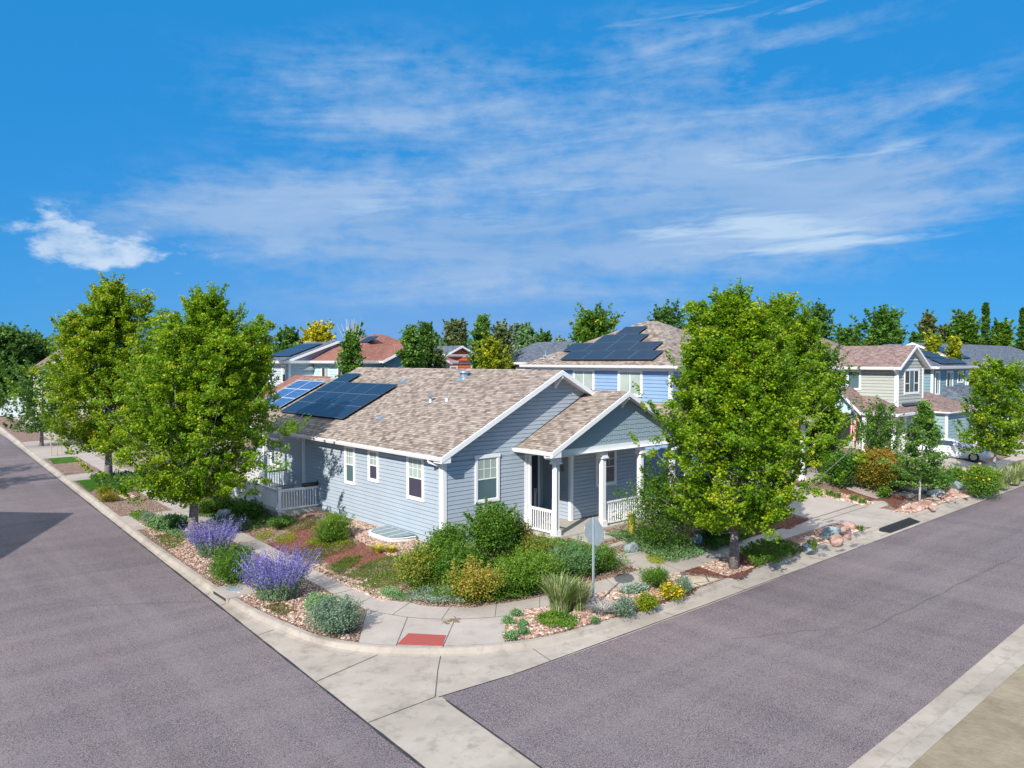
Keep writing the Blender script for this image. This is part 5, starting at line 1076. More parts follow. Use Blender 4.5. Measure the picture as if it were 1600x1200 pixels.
def stones(name, label, polys, n, s0=.03, s1=.07, seed=3, z0=0, lvl=None, parent=None):
    """river pebbles as one scattered layer"""
    rg = np.random.default_rng(seed); V, F, Tt = [], [], []
    base = np.array([(1, 0, 0), (0, 1, 0), (-1, 0, 0), (0, -1, 0), (.55, .55, .62), (-.6, .5, .6), (-.5, -.6, .65), (.6, -.5, .6)], float)
    fc = [(0, 1, 4), (1, 5, 4), (1, 2, 5), (2, 6, 5), (2, 3, 6), (3, 7, 6), (3, 0, 7), (0, 4, 7), (4, 5, 6, 7)]
    areas = []
    for P in polys: areas.append(abs(sum(P[i][0] * P[(i + 1) % len(P)][1] - P[(i + 1) % len(P)][0] * P[i][1] for i in range(len(P)))) / 2)
    for P, A in zip(polys, areas):
        xs = [p[0] for p in P]; ys = [p[1] for p in P]; k_ = int(n * A / sum(areas)); c = 0; it = 0
        while c < k_ and it < k_ * 8:
            it += 1; x, y = rg.uniform(min(xs), max(xs)), rg.uniform(min(ys), max(ys))
            if not inpoly(x, y, P) or (lvl is not None and curb_side(x, y) < .10): continue
            c += 1; s = rg.uniform(s0, s1) * (1.6 if rg.random() < .06 else 1); a = rg.uniform(0, 6.28); ca, sa = math.cos(a) * s, math.sin(a) * s
            b = base * (1 + rg.normal(0, .13, (8, 3))); q = np.stack([b[:, 0] * ca - b[:, 1] * sa * rg.uniform(.6, 1), b[:, 0] * sa + b[:, 1] * ca, b[:, 2] * s * rg.uniform(.5, .9)], 1)
            q += np.array([x, y, (T(x, y) if lvl is None else lvl) + z0]); i0 = len(V); V += q.tolist(); F += [tuple(i0 + j for j in f) for f in fc]; Tt += [rg.random()] * 8
    me = bpy.data.meshes.new(name); me.from_pydata(V, [], F); at_ = me.attributes.new('tone', 'FLOAT', 'POINT'); at_.data.foreach_set('value', np.array(Tt, np.float32)); me.materials.append(MATS['pebble'])
    o = bpy.data.objects.new(name, me); COL.objects.link(o); return tag(o, label, 'gravel', kind='stuff')
def matplant(name, label, poly, mat, h=.14, n=2500, leaf=.05, seed=1, cat='ground cover', tone_b=0, flower=None, group=None, upright=.35):
    """low mat clipped to an outline, thicker in the middle, its top uneven"""
    rg = np.random.default_rng(seed); xs = [p[0] for p in poly]; ys = [p[1] for p in poly]; c = (sum(xs) / len(xs), sum(ys) / len(ys)); pts = []; R = max(max(xs) - min(xs), max(ys) - min(ys)) / 2
    while len(pts) < n:
        x, y = rg.uniform(min(xs), max(xs)), rg.uniform(min(ys), max(ys))
        if inpoly(x + rg.normal(0, .05), y + rg.normal(0, .05), poly):
            e = min(1, (1 - min(1, math.hypot(x - c[0], y - c[1]) / R)) * 2.5 + .35); hh = h * e * (.75 + .3 * math.sin(7 * x + seed) * math.cos(6 * y)); pts.append((x, y, max(T(x, y), -.45) + hh * rg.uniform(.25, 1) ** .6))
    P = np.array(pts); base = (c[0], c[1], max(T(*c), -.45)); root = thing(name, label, cat, base, group)
    tone = .4 + tone_b + .22 * np.sin(5 * P[:, 0] + seed) * np.cos(4 * P[:, 1]) + rg.normal(0, .15, len(P))
    leafmesh('foliage', P, mat, leaf, tone, seed=seed, parent=root, org=base, upright=upright)
    if flower: k_ = rg.choice(len(P), flower[1], replace=False); Q = P[k_]; Q[:, 2] += .03; leafmesh('flower', Q, flower[0], flower[2], seed=seed + 5, parent=root, org=base, flat=1, aspect=1)
    return root
# ================================================================== TREES
def ppm(p): return FPX / depth_of(p)
QUAL = 1.0
# street trees, left
tree('maple_tree', 'tall bright green maple by the left street, nearest of the two', (10.82, 32.47, -.45), 10.0, 4.0, nb=205, ncl=8, nl=84, leaf=.108, seed=4, clear=1.9, trunk=.15, cr=.36, lean=(.7, .1), leaders=[(2.2, .5, .93, .4), (-.6, .55, .9, .4), (3.6, .45, .86, .38), (.8, .4, .88, .35), (-1.6, .5, .84, .4)])
tree('maple_tree', 'tall golden green maple beside the left street, farther one beyond the concrete crossing', (11.68, 49.99, -.45), 11.9, 4.1, mat='leaf_maple_gold', nb=175, ncl=8, nl=64, leaf=.14, seed=9, clear=2.4, trunk=.17, cr=.45, lean=(.5, 0), leaders=[(1.6, .5, .92, .4), (-.9, .5, .95, .4), (3.2, .55, .84, .4), (-2.4, .45, .88, .35)])
tree('shade_tree', 'small dark green round tree on the far grass strip left of the maples', (12.64, 75.37, -.45), 7.0, 2.7, mat='leaf_dark', nb=70, ncl=6, nl=24, leaf=.22, seed=12, clear=1.5, trunk=.12, shape='oval', cr=.5)
b = at(88, 712, -.44)
tree('sapling', 'thin young yellow green sapling tied to stakes on the grass strip', b, 3.0, .7, mat='leaf_lime', bark='stake', nb=16, ncl=4, nl=9, leaf=.12, seed=13, clear=.9, trunk=.02, shape='oval', cr=.2)
for i, dx_ in enumerate((-.35, .35)):
    g = MB(); g.tube([(b[0] + dx_, b[1], b[2] - .1), (b[0] + dx_, b[1], b[2] + 1.7)], .035, 6); tag(g.build('tree_stake', ['stake']), ('left' if i == 0 else 'right') + ' wooden stake of the young sapling on the far grass strip', 'stake')
# right street maple and the trees behind it
tree('maple_tree', 'large bright green maple in front of the blue house by the right street', (23.43, 14.99, -.45), 9.6, 3.3, nb=210, ncl=8, nl=88, leaf=.098, seed=21, clear=1.75, trunk=.125, cr=.33, lean=(-.1, 0), leaders=[(1.9, .35, .97, .35), (-.5, .5, .88, .38), (3.0, .5, .84, .38), (-1.8, .35, .93, .33)])
tree('shade_tree', 'tall green tree standing right behind the large right street maple', at_depth(1216, 46.5, -.1), 10.6, 4.1, mat='leaf_maple', nb=180, ncl=7, nl=52, leaf=.165, seed=24, clear=1.4, trunk=.2, shape='maple', cr=.48, tone_b=-.06, leaders=[(1.9, .35, .95, .4), (-1.0, .4, .9, .4)])
tree('shade_tree', 'dark green dense tree left of the flag in front of the sage house', at_depth(1272, 47.5, -.1), 7.6, 2.0, mat='leaf_mid', nb=130, ncl=6, nl=46, leaf=.15, seed=25, clear=.5, trunk=.12, shape='oval', cr=.45, tone_b=-.12)
tree('small_tree', 'small open young tree with pale trunk between sidewalk and right curb', (41.48, 15.36, -.45), 5.1, 1.9, mat='leaf_mid', bark='barkyoung', nb=90, ncl=6, nl=30, leaf=.11, seed=31, clear=.9, trunk=.045, shape='cone', cr=.26, tone_b=.1)
tree('small_tree', 'dense young maple beside the white car near the right edge', (55.45, 16.26, -.45), 7.2, 2.15, mat='leaf_maple', bark='barkyoung', nb=120, ncl=7, nl=38, leaf=.145, seed=33, clear=1.7, trunk=.07, shape='oval', cr=.36, tone_b=-.05, lean=(.2, -.3))
tree('small_tree', 'round green small tree hiding the porch of the sage house', at_depth(1374, 50, -.1), 4.0, 1.3, mat='leaf_mid', nb=60, ncl=6, nl=24, leaf=.14, seed=35, clear=.3, trunk=.07, shape='oval', cr=.36)
# background trees: (name, label, u, depth, v_top, half width px, material, shape, density)
BT = [
 ('shade_tree', 'large dark green tree at the far left edge', 8, 100, 512, 36, 'leaf_dark', 'oval', 1.5), ('shade_tree', 'dark green tree right of the edge tree and left of the cream cottage', 45, 104, 522, 28, 'leaf_dark', 'oval', 1.3),
 ('shade_tree', 'dark tree showing right behind the nearest left maple', 392, 62, 512, 26, 'leaf_dark', 'oval', 1), ('pine_tree', 'low dark pine left of the yellow tree behind the grey house', 452, 110, 514, 22, 'leaf_dark', 'oval', .7),
 ('yellow_tree', 'bright yellow tree behind the red brown roof', 497, 96, 507, 26, 'leaf_yellow', 'oval', 1.2), ('slender_tree', 'narrow green tree in front of the pale cyan house', 547, 52, 521, 20, 'leaf_mid', 'column', 1.1),
 ('shade_tree', 'green tree peeking above the red brown roof behind the cyan house', 556, 105, 512, 16, 'leaf_mid', 'oval', .5), ('slender_tree', 'twin topped green tree left of the orange house, nearest the cyan house', 640, 56, 512, 20, 'leaf_mid', 'column', 1.2),
 ('slender_tree', 'green tree between the cyan house and the orange house, middle one', 664, 60, 508, 15, 'leaf_dark', 'column', 1.0), ('small_tree', 'olive green small tree just left of the orange house', 686, 60, 547, 9, 'leaf_olive', 'oval', .4),
 ('shade_tree', 'grey green tree behind the orange house', 712, 120, 500, 20, 'leaf_olive', 'oval', .8), ('shade_tree', 'dark tree on the skyline between yellow tree and orange house', 668, 130, 508, 16, 'leaf_dark', 'oval', .6),
 ('shade_tree', 'tall green tree immediately right of the orange house', 752, 62, 494, 19, 'leaf_mid', 'column', 1.3), ('small_tree', 'lime green small tree just beyond the bungalow ridge', 765, 56, 531, 24, 'leaf_lime', 'oval', 1.0),
 ('shade_tree', 'brown green tree right of the tall green tree by the orange house', 782, 75, 507, 18, 'leaf_olive', 'oval', .9), ('willow_tree', 'pale silvery green willow behind the dark red house, left', 808, 120, 508, 14, 'leaf_silver', 'oval', .7),
 ('willow_tree', 'soft green willow behind the dark red house, middle', 824, 115, 510, 17, 'leaf_sagegreen', 'oval', .7), ('shade_tree', 'dark low tree behind the dark red house, right', 849, 120, 518, 17, 'leaf_dark', 'oval', .6),
 ('small_tree', 'small lime tree left of the blue house roof', 876, 90, 531, 12, 'leaf_lime', 'oval', .4), ('shade_tree', 'broad bright green tree behind the left end of the blue house roof', 927, 72, 486, 42, 'leaf_bush', 'oval', 1.6),
 ('shade_tree', 'dark tree above the ridge of the blue house', 1040, 95, 480, 32, 'leaf_dark', 'oval', .9), ('shade_tree', 'dark green tree behind the left end of the sage house roof', 1272, 100, 480, 28, 'leaf_dark', 'oval', 1.0),
 ('shade_tree', 'low green tree behind the middle of the sage house roof', 1322, 110, 512, 22, 'leaf_mid', 'oval', .7), ('shade_tree', 'broad dark green tree behind the sage house gable ridge', 1377, 100, 487, 37, 'leaf_mid', 'oval', 1.5),
 ('shade_tree', 'sparse grey green tree behind the teal house', 1448, 120, 491, 18, 'leaf_olive', 'open', .7), ('small_tree', 'lime green pointed small tree by the teal house roof, left one', 1453, 72, 524, 10, 'leaf_lime', 'oval', .5),
 ('small_tree', 'lime green pointed small tree by the teal house roof, right one', 1486, 72, 530, 9, 'leaf_lime', 'oval', .5), ('shade_tree', 'round bright green tree behind the yellow house roof', 1504, 130, 491, 25, 'leaf_bush', 'oval', 1.1),
 ('shade_tree', 'olive tree between the sparse tree and the round green tree', 1474, 135, 508, 14, 'leaf_olive', 'oval', .6), ('spruce_tree', 'tall dark narrow spruce behind the yellow house', 1538, 135, 474, 11, 'leaf_dark', 'cone', .9),
 ('shade_tree', 'bright green round tree right of the tall spruce', 1564, 130, 503, 16, 'leaf_bush', 'oval', .7), ('spruce_tree', 'dark tall tree at the right edge of the skyline', 1596, 135, 482, 14, 'leaf_dark', 'cone', .9),
 ('small_tree', 'yellow green shrubby tree beside the yellow house wall', 1522, 70, 572, 8, 'leaf_lime', 'oval', .4), ('pine_tree', 'small dark tree left of the right sage roof corner', 1430, 115, 520, 9, 'leaf_dark', 'oval', .4)]
for i, (nm, lb, u, w, vt, hw, mt, shp, den) in enumerate(BT):
    p_ = FPX / w; h_ = CAMZ + .3 + (563 - vt) / p_; r_ = hw / p_; s_ = max(.10, w / 1187 * 3.6)
    tree(nm, lb, at_depth(u, w, -.3), h_, r_, mat=mt, bark='barkdark', shape=shp, nb=int(70 * den + 40), ncl=6, nl=int(15 + 7 * den), leaf=s_ * 1.25, seed=100 + i, clear=h_ * .12, trunk=.05 + r_ * .05, cr=max(.35, r_ * .24), tone_b=.05, leaders=[(i * 1.3, .55, .82, .5), (i * 1.3 + 2.2, .5, .92, .45), (i * 1.3 + 4.3, .6, .74, .5)] if shp in ('oval', 'open') else None)
g = MB()
for i in range(24): # dead pale twigs above the red roof
    a = i * 1.7; p_ = at_depth(575 - 25, 100, 8.5); e = (p_[0] + 2.2 * math.cos(a) * rnd.random(), p_[1] + 2.2 * math.sin(a) * rnd.random(), 11.2 + rnd.random() * 1.4); g.tube([(p_[0], p_[1], 8.0), ((p_[0] + e[0]) / 2 + .3 * math.cos(a), (p_[1] + e[1]) / 2, 10), e], [.07, .045, .02], 4)
p_ = at_depth(550, 100, -.3); g.tube([p_, (p_[0], p_[1], 8.4)], [.3, .12], 7); tag(g.build('bare_tree', ['barkyoung']), 'bare pale grey tree without leaves rising above the red brown roof', 'tree')
# far wood on the horizon
rg = np.random.default_rng(77); C_ = []; T_ = []
for u in np.arange(-60, 1680, 7):
    w = rg.uniform(150, 190); c = np.array(at_depth(u, w, 0)); hh = rg.uniform(9.3, 11.2) + 2.2 * math.sin(u * .021) + 1.2 * math.sin(u * .07); k_ = 260
    q = rg.normal(0, 1, (k_, 3)); q /= np.linalg.norm(q, axis=1)[:, None]; C_.append(c + q * np.array([3.2, 3.2, hh * .5]) + np.array([0, 0, hh * .5])); T_.append(np.clip(rg.normal(.35, .16) + .2 * q[:, 2] + rg.normal(0, .1, k_), 0, 1))
tag(leafmesh('distant_wood', np.concatenate(C_), 'leaf_dark', .8, np.concatenate(T_), seed=5), 'distant wood along the horizon behind all houses', 'trees', kind='stuff')
# trees across the left street casting shade
for i, (x, y, h_, r_) in enumerate(((-1.6, 51.5, 7.8, 2.6), (-1.8, 57.5, 8.2, 2.4))):
    tree('street_tree', 'tree across the left street, outside the picture, ' + ('nearer one' if i == 0 else 'farther one'), (x, y, -.46), h_, r_, mat='leaf_mid', nb=60, ncl=5, nl=20, leaf=.22, seed=60 + i, clear=1.8, trunk=.14, shape='oval', cr=.5)

# ================================================================== SHRUBS AND BEDS
def sh(name, label, u, vb, wpx, vt, mat='leaf_bush', z=None, hk=1.0, **k):
    b = at(u, vb, z); p_ = ppm(b); r_ = wpx / 2 / p_; return shrub(name, label, b, r_, k.pop('ryf', .85) * r_, (vb - vt) / p_ * hk, mat, **k)
sh('shrub', 'tall leafy green shrub in front of the bungalow corner, topmost of the corner shrubs', 770, 880, 88, 786, n=5200, leaf=.07, seed=1, lumps=22, tone_b=.0, fill=.8)
sh('shrub', 'loose green shrub against the white corner trim of the bungalow', 702, 878, 82, 824, n=3400, leaf=.065, seed=2, lumps=18, fill=.8)
sh('shrub', 'green shrub filling the bed between the left spirea and the bungalow corner', 690, 896, 90, 846, n=3200, leaf=.06, seed=16, lumps=14, tone_b=.02, fill=.7)
sh('shrub', 'rounded shrub with dark red tinted leaves beside the porch railing', 812, 872, 48, 806, 'leaf_rust', n=2600, leaf=.06, seed=3, tone_b=-.2)
sh('spirea_shrub', 'orange tipped spirea shrub at the left end of the corner bed', 650, 915, 100, 862, 'leaf_spirea', n=3600, leaf=.055, seed=4, lumps=12, tone_b=.18)
sh('spirea_shrub', 'orange tipped spirea shrub low at the front of the corner bed', 742, 940, 96, 885, 'leaf_spirea', n=3600, leaf=.055, seed=5, lumps=12, tone_b=.32)
sh('shrub', 'dense green shrub behind the two orange tipped spireas', 712, 910, 90, 862, n=3800, leaf=.065, seed=6, lumps=14, tone_b=0)
sh('shrub', 'spreading yellow green shrub in the middle of the corner bed', 822, 922, 130, 868, 'leaf_bush', n=5600, leaf=.055, seed=7, lumps=22, tone_b=.20, fill=.7)
sh('shrub', 'low green shrub mass behind the stop sign and left of the front steps', 893, 896, 104, 852, 'leaf_sagegreen', n=4600, leaf=.05, seed=8, lumps=20, tone_b=-.2, fill=.7)
sh('shrub', 'rounded green shrub beside the lowest front step', 942, 893, 74, 856, 'leaf_bush', n=3600, leaf=.045, seed=9, lumps=14, tone_b=.05)
sh('shrub', 'upright yellowing shrub between the tall shrub and the porch', 838, 884, 96, 840, 'leaf_spirea', n=3200, leaf=.05, seed=10, lumps=16, tone_b=.05)
matplant('ground_cover', 'silvery green mat along the walk at the front of the corner bed', px([(632, 938), (640, 925), (690, 918), (735, 925), (728, 943), (680, 946)]), 'leaf_silver', .16, 2600, .05, 11)
matplant('ground_cover', 'bright green mat right of the silvery mat at the walk edge', px([(728, 944), (735, 930), (800, 925), (855, 915), (900, 905), (850, 928), (790, 941)]), 'leaf_bush', .2, 3400, .05, 12)
matplant('ground_cover', 'small green mat in the gravel where the corner bed begins', px([(592, 930), (600, 918), (628, 925), (640, 938), (615, 938)]), 'leaf_sagegreen', .12, 1100, .05, 13)
matplant('ground_cover', 'dense low green planting filling the ground between the corner shrubs', px([(640, 905), (690, 870), (770, 862), (830, 850), (880, 848), (930, 858), (965, 885), (930, 900), (870, 920), (780, 938), (690, 938), (640, 925)]), 'leaf_bush', .34, 17000, .06, 14, tone_b=.12)
# right of the steps
sh('flowering_shrub', 'large green shrub with pink flowers at the right end of the porch', 1032, 858, 130, 720, 'leaf_bush', n=7800, leaf=.07, seed=20, lumps=18, tone_b=-.08, flower=('petal_pink', 160, .09, .3))
sh('flowering_shrub', 'second pink flowering shrub under the large right street maple', 1108, 842, 92, 768, 'leaf_mid', n=3600, leaf=.08, seed=21, lumps=12, flower=('petal_pink', 60, .12, .45))
matplant('ground_cover', 'broad green ground cover right of the front steps', px([(945, 835), (1000, 828), (1060, 838), (1110, 860), (1092, 872), (1052, 880), (1010, 872), (975, 850)]), 'leaf_sagegreen', .32, 8200, .06, 22, tone_b=-.12)
matplant('ground_cover', 'shaded green ground cover along the walk under the large maple', px([(1085, 838), (1150, 836), (1190, 828), (1160, 848), (1118, 862)]), 'leaf_mid', .35, 4200, .07, 23)
matplant('ground_cover', 'yellow tinted low plants in the bed right of the front steps', px([(1010, 872), (1030, 866), (1045, 876), (1030, 884), (1016, 880)]), 'leaf_lime', .15, 900, .045, 24)
matplant('ground_cover', 'dark low plants at the left corner of the driveway', px([(1190, 812), (1240, 796), (1225, 812), (1200, 822)]), 'leaf_olive', .25, 1800, .06, 25)
blades('ornamental_grass', 'golden yellow upright grass clump in front of the right porch railing', at(987, 838), .32, 1.15, [('grass_gold', 1)], 260, 26, spread=.35)
boulder('pale grey boulder beside the top of the front steps', at(986, 862), .34, .28, .26, seed=3); boulder('grey boulder in the green cover right of the front steps', at(1088, 852), .36, .3, .32, seed=4)
boulder('small grey stone half hidden in the corner shrub bed', (18.3, 18.6, T(18.3, 18.6) + .35), .3, .25, .3, seed=5)
# planting strip left of the stop sign to the flagstones
blades('ornamental_grass', 'tall pale feathery grass clump just left of the stop sign post', at(876, 957, -.45), .75, 1.25, [('grass_green', .6), ('grass_straw', .5)], 620, 30, spread=.75, wid=.014)
blades('ornamental_grass', 'second pale grass clump touching the stop sign post', at(904, 953, -.45), .55, 1.05, [('grass_green', .45), ('grass_straw', .6)], 420, 31, spread=.75, wid=.014)
sp_ = px([(786, 1000), (788, 970), (820, 952), (860, 948), (990, 912), (1060, 893), (1075, 925), (1000, 952), (945, 972), (870, 990), (820, 1000)])
stones('pebbles', 'pink river pebbles in the strip around the stop sign', [sp_], 5600, .022, .05, lvl=-.455)
matplant('ground_cover', 'bright green plant at the curb below the feathery grass', px([(838, 972), (850, 958), (880, 962), (903, 972), (895, 984), (860, 985)]), 'leaf_bush', .22, 2300, .05, 32, tone_b=.15)
for i, (u, v, r_) in enumerate(((793, 974, 12), (806, 962, 9), (800, 998, 11), (816, 990, 10), (817, 979, 7), (930, 975, 5))):
    bb = at(u, v, -.45); p_ = ppm(bb); shrub('sedum', 'small blue green tuft in the corner pebbles, ' + ['touching the ramp edge', 'topmost beside the walk', 'lowest, at the curb', 'right of the lowest one', 'in the middle of the five', 'alone, farther right near the sign post'][i], bb, r_ / p_, r_ / p_, .17, 'leaf_sagegreen', n=420, leaf=.04, seed=40 + i, lumps=4, stems=False, group='small tufts in the corner pebbles')
sh('shrub', 'grey green low bush at the curb right of the stop sign post', 975, 962, 44, 935, 'leaf_silver', z=-.45, n=1500, leaf=.045, seed=50, tone_b=-.15)
sh('shrub', 'yellow green low bush at the curb beside the yellow flowers', 1010, 953, 40, 930, 'leaf_lime', z=-.45, n=1500, leaf=.045, seed=51, tone_b=-.1)
sh('shrub', 'round clipped green bush in the strip beside the flagstones', 1025, 918, 52, 889, 'leaf_bush', z=-.45, n=2800, leaf=.04, seed=52, lumps=8, tone_b=-.02, ryf=.9)
sh('flowering_shrub', 'bright yellow flowering mound beside the flagstone pad', 1050, 937, 40, 913, 'leaf_lime', z=-.45, n=900, leaf=.045, seed=53, flower=('petal_yellow', 420, .065, .3))
sh('shrub', 'grey green bush between yellow flowers and flagstones', 1068, 925, 34, 903, 'leaf_silver', z=-.45, n=1300, leaf=.04, seed=54, tone_b=-.2)
blades('dry_shrub', 'leafless grey twiggy plant between stop sign and curb bushes', at(942, 957, -.45), .6, .32, [('twig_pale', 1)], 420, 55, cat='shrub', spread=1.0, wid=.008, part='twig')
shrub('dry_shrub', 'pale silver twiggy cover behind the round clipped bush', at(985, 924, -.45), .6, .35, .2, 'leaf_silver', n=900, leaf=.06, seed=56, lumps=6, tone_b=.3)
# strip at the large maple
stones('pebbles', 'pink pebbles under the large maple', [px([(1090, 885), (1140, 868), (1160, 885), (1195, 885), (1150, 905), (1115, 893)])], 900, .03, .06, 12, lvl=-.455)
matplant('ground_cover', 'lush green mat right of the large maple trunk', px([(1155, 868), (1185, 852), (1228, 850), (1240, 868), (1215, 885), (1178, 888)]), 'leaf_bush', .38, 3800, .07, 33)
matplant('ground_cover', 'grey brown low plant right of the green mat by the curb', px([(1205, 856), (1232, 848), (1255, 862), (1240, 872), (1225, 865)]), 'leaf_olive', .25, 1300, .06, 34)
stones('pebbles', 'grey and pink stones of the strip left of the driveway', [px([(1225, 858), (1270, 838), (1335, 826), (1358, 834), (1290, 858), (1245, 872)])], 1500, .04, .11, 14, lvl=-.455)
boulder('dark blue grey boulder on the strip left of the driveway apron', at(1298, 840, -.45), .8, .45, .42, seed=8, rot=.3)
boulder('pale pink boulder on the strip nearest the driveway apron', at(1322, 838, -.45), .42, .32, .3, 'rock_pink', seed=9); boulder('pink boulder behind the pale one near the apron', at(1326, 827, -.45), .36, .3, .24, 'rock_pink', seed=10); boulder('small cream boulder in front of the dark blue grey one', at(1305, 848, -.45), .4, .3, .25, 'rock_pink', seed=11)
boulder('flat grey boulder left of the spiky grass by the curb', at(1262, 862, -.45), .4, .3, .22, seed=12)
blades('ornamental_grass', 'blue green spiky grass among stones left of the driveway', at(1268, 862, -.45), .35, .6, [('grass_green', 1)], 170, 35)
blades('ornamental_grass', 'small green tuft between boulders at the driveway apron', at(1344, 829, -.45), .25, .3, [('grass_green', 1)], 110, 36)
# bed of tufts beside the driveway
stones('pebbles', 'stones of the narrow bed between driveway and neighbour steps', [px([(1272, 764), (1330, 774), (1365, 786), (1350, 790), (1300, 780), (1268, 775)])], 900, .04, .10, 15)
for i, (u, v) in enumerate(((1276, 773), (1296, 775), (1308, 779), (1334, 783), (1348, 788))):
    blades('spiky_grass', 'small dark spiky grass tuft in the stone row beside the shaded driveway', at(u, v), .4, .45, [('grass_green', 1)], 120, 70 + i, group='spiky tufts beside the driveway')
# right strip with pink boulders
stones('pebbles', 'cream and pink stones around the pale trunked young tree', [px([(1394, 800), (1440, 782), (1500, 762), (1540, 765), (1520, 780), (1440, 805)])], 2200, .04, .10, 16, lvl=-.455)
for i, (u, v, a, m_) in enumerate(((1420, 793, .42, 'rock_pink'), (1432, 797, .5, 'rock_pink'), (1446, 790, .4, 'rock_pink'), (1456, 796, .35, 'rock_pink'), (1462, 777, .75, 'rock_grey'), (1478, 780, .5, 'rock_pink'), (1490, 772, .5, 'rock_pink'), (1494, 764, .8, 'rock_grey'), (1505, 778, .35, 'rock_pink'))):
    boulder(('pink' if m_ == 'rock_pink' else 'grey') + ' boulder near the pale trunked young tree, ' + ['left end', 'front left', 'behind the trunk', 'front middle', 'the dark one', 'pink right of the dark one', 'far middle', 'the pale far one', 'right end'][i], at(u, v, -.45), a * .85, a * .6, a * .45, m_, seed=80 + i, rot=i)
boulder('pink and white boulder in the mulch bed behind the right sidewalk', at(1363, 762), .7, .5, .5, 'rock_pink', seed=95)
sh('shrub', 'large bush with rust orange top left of the young tree', 1362, 765, 92, 700, 'leaf_rust', n=4200, leaf=.11, seed=90, lumps=14, tone_b=.02)
sh('shrub', 'dark green bush at the foot of the flag pole', 1315, 762, 64, 706, 'leaf_mid', n=3000, leaf=.11, seed=91, lumps=12, tone_b=-.1)
sh('shrub', 'light green bush behind the young pale trunked tree', 1402, 764, 66, 715, 'leaf_bush', n=2600, leaf=.10, seed=92, lumps=12, tone_b=.1)
sh('shrub', 'small bright green tuft in the mulch by the right walk', 1380, 778, 22, 762, 'leaf_bush', n=500, leaf=.08, seed=93, tone_b=.15)
sh('shrub', 'green bush under the young tree right of the mulch', 1455, 770, 66, 730, 'leaf_mid', n=2200, leaf=.1, seed=94, lumps=10, tone_b=.1)
sh('flowering_shrub', 'bright green tall plants with yellow flowers in the right strip', 1530, 775, 62, 726, 'leaf_bush', z=-.45, n=2600, leaf=.10, seed=96, upright=.5, tone_b=.12, flower=('petal_yellow', 110, .14, .55))
sh('flowering_shrub', 'yellow flowering plants behind the boulders of the right strip', 1497, 760, 34, 732, 'leaf_bush', n=1100, leaf=.10, seed=97, upright=.5, flower=('petal_yellow', 60, .13, .4))
for i, (u, v, r_, h_) in enumerate(((1548, 770, .9, 1.1), (1566, 762, .9, 1.2), (1583, 755, 1.0, 1.3), (1596, 748, 1.0, 1.3), (1556, 756, .8, 1.1))):
    blades('ornamental_grass', 'blue grey grass clump of the row along the right curb, ' + ['first', 'second', 'third', 'last, at the picture edge', 'back one'][i], at(u, v, -.45), r_, h_, [('grass_green', .5), ('grass_straw', .5)], 260, 110 + i, spread=.7, wid=.03)
# ---- left strip and left garden
lp = px([(205, 806), (250, 800), (300, 822), (330, 850), (372, 850), (395, 870), (560, 952), (545, 1000), (470, 985), (400, 950), (336, 905), (290, 880), (240, 840)])
stones('pebbles', 'pink river pebbles in the left planting strip', [[(x, y) for x, y in lp]], 9000, .022, .05, 17, lvl=-.455)
stones('pebbles', 'pebbles at the tip of the bed before the concrete crossing', [px([(170, 775), (200, 765), (214, 777), (180, 781)])], 500, .04, .08, 18, lvl=-.455)
stones('pebbles', 'pink river pebbles of the garden left of the bungalow', [px([(430, 862), (470, 880), (540, 915), (600, 940), (640, 930), (600, 905), (530, 900), (480, 872)]), px([(540, 812), (575, 815), (680, 855), (650, 885), (610, 870), (560, 845), (545, 830)])], 9500, .02, .042, 19)
matplant('ground_cover', 'bright green mat by the concrete crossing at the left curb', px([(200, 806), (215, 799), (232, 802), (232, 815), (214, 816)]), 'leaf_bush', .2, 900, .07, 60, tone_b=.1)
sh('shrub', 'silver grey small bush between two green mats at the left curb', 237, 820, 28, 800, 'leaf_silver', z=-.45, n=800, leaf=.05, seed=61, tone_b=-.1)
sh('shrub', 'low grassy green mound left of the nearest maple trunk', 264, 826, 60, 807, 'leaf_sagegreen', z=-.45, n=2200, leaf=.08, seed=62, upright=.6, tone_b=-.1)
matplant('ground_cover', 'flat green thyme mat in the pebbles at the left curb', px([(240, 838), (262, 834), (288, 842), (280, 856), (262, 858)]), 'leaf_mat', .1, 1500, .04, 63, tone_b=.2)
sage('airy purple Russian sage beside the nearest maple trunk', at(332, 868, -.45), 1.05, 1.25, 64, 240)
sage('larger purple Russian sage by the curb nearest the corner', at(435, 934, -.45), 1.25, 1.35, 65, 380)
sh('shrub', 'dense leafy green shrub left of the larger purple sage', 368, 908, 84, 862, 'leaf_bush', z=-.45, n=4600, leaf=.055, seed=66, lumps=14, tone_b=-.12, ryf=1.0)
sh('shrub', 'blue green mounding plant spilling toward the corner ramp', 528, 985, 92, 938, 'leaf_silver', z=-.45, n=5200, leaf=.045, seed=67, lumps=14, tone_b=-.22, ryf=.95)
sh('shrub', 'soft grey green mound between purple sage and the blue green mound', 498, 955, 56, 930, 'leaf_sagegreen', z=-.45, n=2400, leaf=.045, seed=68, upright=.4, lumps=8, tone_b=.05)
matplant('ground_cover', 'red brown low plant at the curb below the larger sage', px([(412, 948), (440, 942), (462, 955), (440, 962), (424, 958)]), 'leaf_brownmat', .08, 700, .04, 69)
